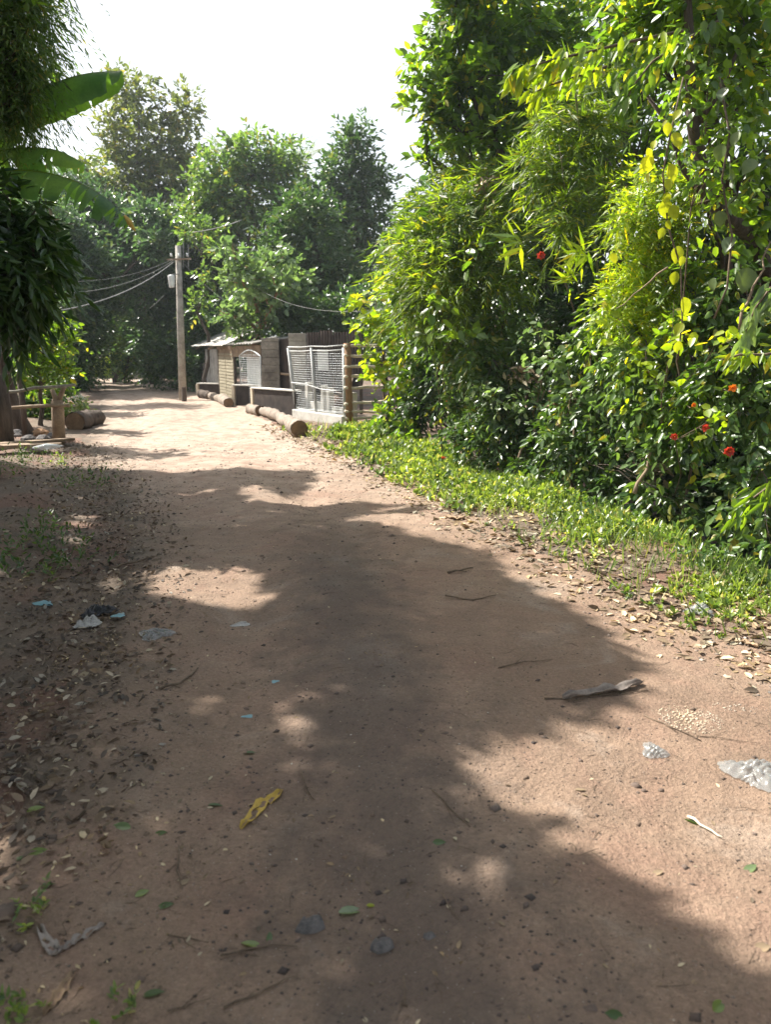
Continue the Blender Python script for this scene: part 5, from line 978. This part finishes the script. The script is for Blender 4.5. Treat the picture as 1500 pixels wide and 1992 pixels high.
# scraps of plastic and paper
def scrap(name, label, cat, px_, py_, wpx, hpx, mat, h_=.03, n=11):
    h_ *= 1.5; n = n * 2
    c = on(px_, py_); s = np.linalg.norm(c - [0, 0, EYE]) / FOC; w_ = wpx * s / 2; d_ = hpx * s / 2 * 1.7; vs = []
    for i in range(n):
        for j in range(n):
            u = i / (n - 1) * 2 - 1; v = j / (n - 1) * 2 - 1; rr = 1 + .25 * math.sin(3 * math.atan2(v, u) + px_) + random.uniform(-.08, .08); k = max(abs(u), abs(v)); q = math.hypot(u, v) + 1e-6; x_, y_ = u * k / q * rr, v * k / q * rr
            vs.append((c[0] + x_ * w_, c[1] + y_ * d_, gz(c[0] + x_ * w_, c[1] + y_ * d_) + .006 + (1 - k ** 2 * .8) * (.15 + .5 * abs(math.sin(u * 4 + v * 3 + px_)) + .35 * abs(math.sin(v * 7 - u * 5))) * random.uniform(.8, 1.1) * h_))
    fs = [(i * n + j, i * n + n + j, i * n + n + j + 1, i * n + j + 1) for i in range(n - 1) for j in range(n - 1)]; mb = MB(); mb.add(vs, fs); tag(mb.build(name, mat, loc=c, smooth=True), label, cat)
scrap('plastic_bag', 'crumpled clear plastic bag on the sunlit ground at the right edge', 'plastic bag', 1470, 1510, 90, 55, 'bag', .035)
scrap('plastic_scrap', 'small clear plastic scrap left of the bag', 'plastic scrap', 1272, 1465, 42, 28, 'bag', .02)
scrap('plastic_wrapper', 'crumpled pale wrapper on the left of the lane', 'wrapper', 302, 1238, 62, 26, 'bag', .03)
scrap('plastic_wrapper', 'grey crumpled wrapper beside the left bank', 'wrapper', 172, 1216, 40, 32, 'paper', .04)
scrap('plastic_wrapper', 'white torn wrapper at the right edge by the verge', 'wrapper', 1362, 1190, 46, 26, 'bag', .03)
scrap('paper_scrap', 'pinkish paper scrap on the shaded lane', 'paper', 468, 1217, 34, 14, 'paper', .01, 5)
scrap('blue_scrap', 'small blue scrap on the left bank', 'scrap', 85, 1176, 32, 12, 'blue', .01, 5)
scrap('blue_scrap', 'small blue scrap near the dark rubbish', 'scrap', 230, 1200, 26, 12, 'blue', .01, 5)
scrap('blue_scrap', 'tiny turquoise scrap in the shaded middle', 'scrap', 482, 1396, 20, 7, 'blue', .004, 4)
scrap('blue_scrap', 'tiny turquoise scrap lower of the two in the middle', 'scrap', 535, 1328, 14, 8, 'blue', .004, 4)
scrap('rubbish_bag', 'black rubbish half buried in the left bank', 'rubbish', 190, 1195, 60, 26, 'black', .04)
for px_, py_, wpx, hpx, n, lab in ((1343, 1402, 110, 50, 420, 'crumbled pale mortar patch on the sunlit lane'), (1430, 1378, 80, 18, 50, 'thin smear of mortar crumbs right of the mortar patch')):
    c = on(px_, py_); s_ = np.linalg.norm(c - [0, 0, EYE]) / FOC; th = rng.uniform(0, 6.28, n); rr = np.sqrt(rng.random(n)); x = c[0] + np.cos(th) * rr * wpx * s_ / 2; y = c[1] + np.sin(th) * rr * hpx * s_ * .9
    o = pebbles('mortar_crumbs', lab, x, y, rng.uniform(.002, .012, n) * (1.2 - .5 * rr), 'mortar'); o['category'] = 'mortar'
for px_, py_, r_, lab in ((605, 1803, 30, 'grey speckled stone half buried near the bottom'), (745, 1842, 26, 'bluish grey stone right of the speckled one'), (1235, 1530, 13, 'dark clod on the sunlit ground'), (835, 1822, 14, 'small bluish stone half buried'), (762, 1044, 9, 'dark clod at the far edge of the shade'), (1150, 1965, 14, 'small brown stone at the bottom edge'), (15, 1775, 26, 'brown clod in the lower left sun patch')):
    c = on(px_, py_); s = r_ * np.linalg.norm(c - [0, 0, EYE]) / FOC; m = MB(); m.tube([c - [0, 0, s * .4], c + [0, 0, s * .02], c + [.15 * s, 0, s * .22], c + [.1 * s, .2 * s, s * .4], c + [.1 * s, .1 * s, s * .5]], [s * .9, s * .85, s * .68, s * .4, s * .1], 9, rough=.24); tag(m.build('stone', 'stone' if 'grey' in lab or 'bluish' in lab else 'clod', loc=c, smooth=True), lab, 'stone')
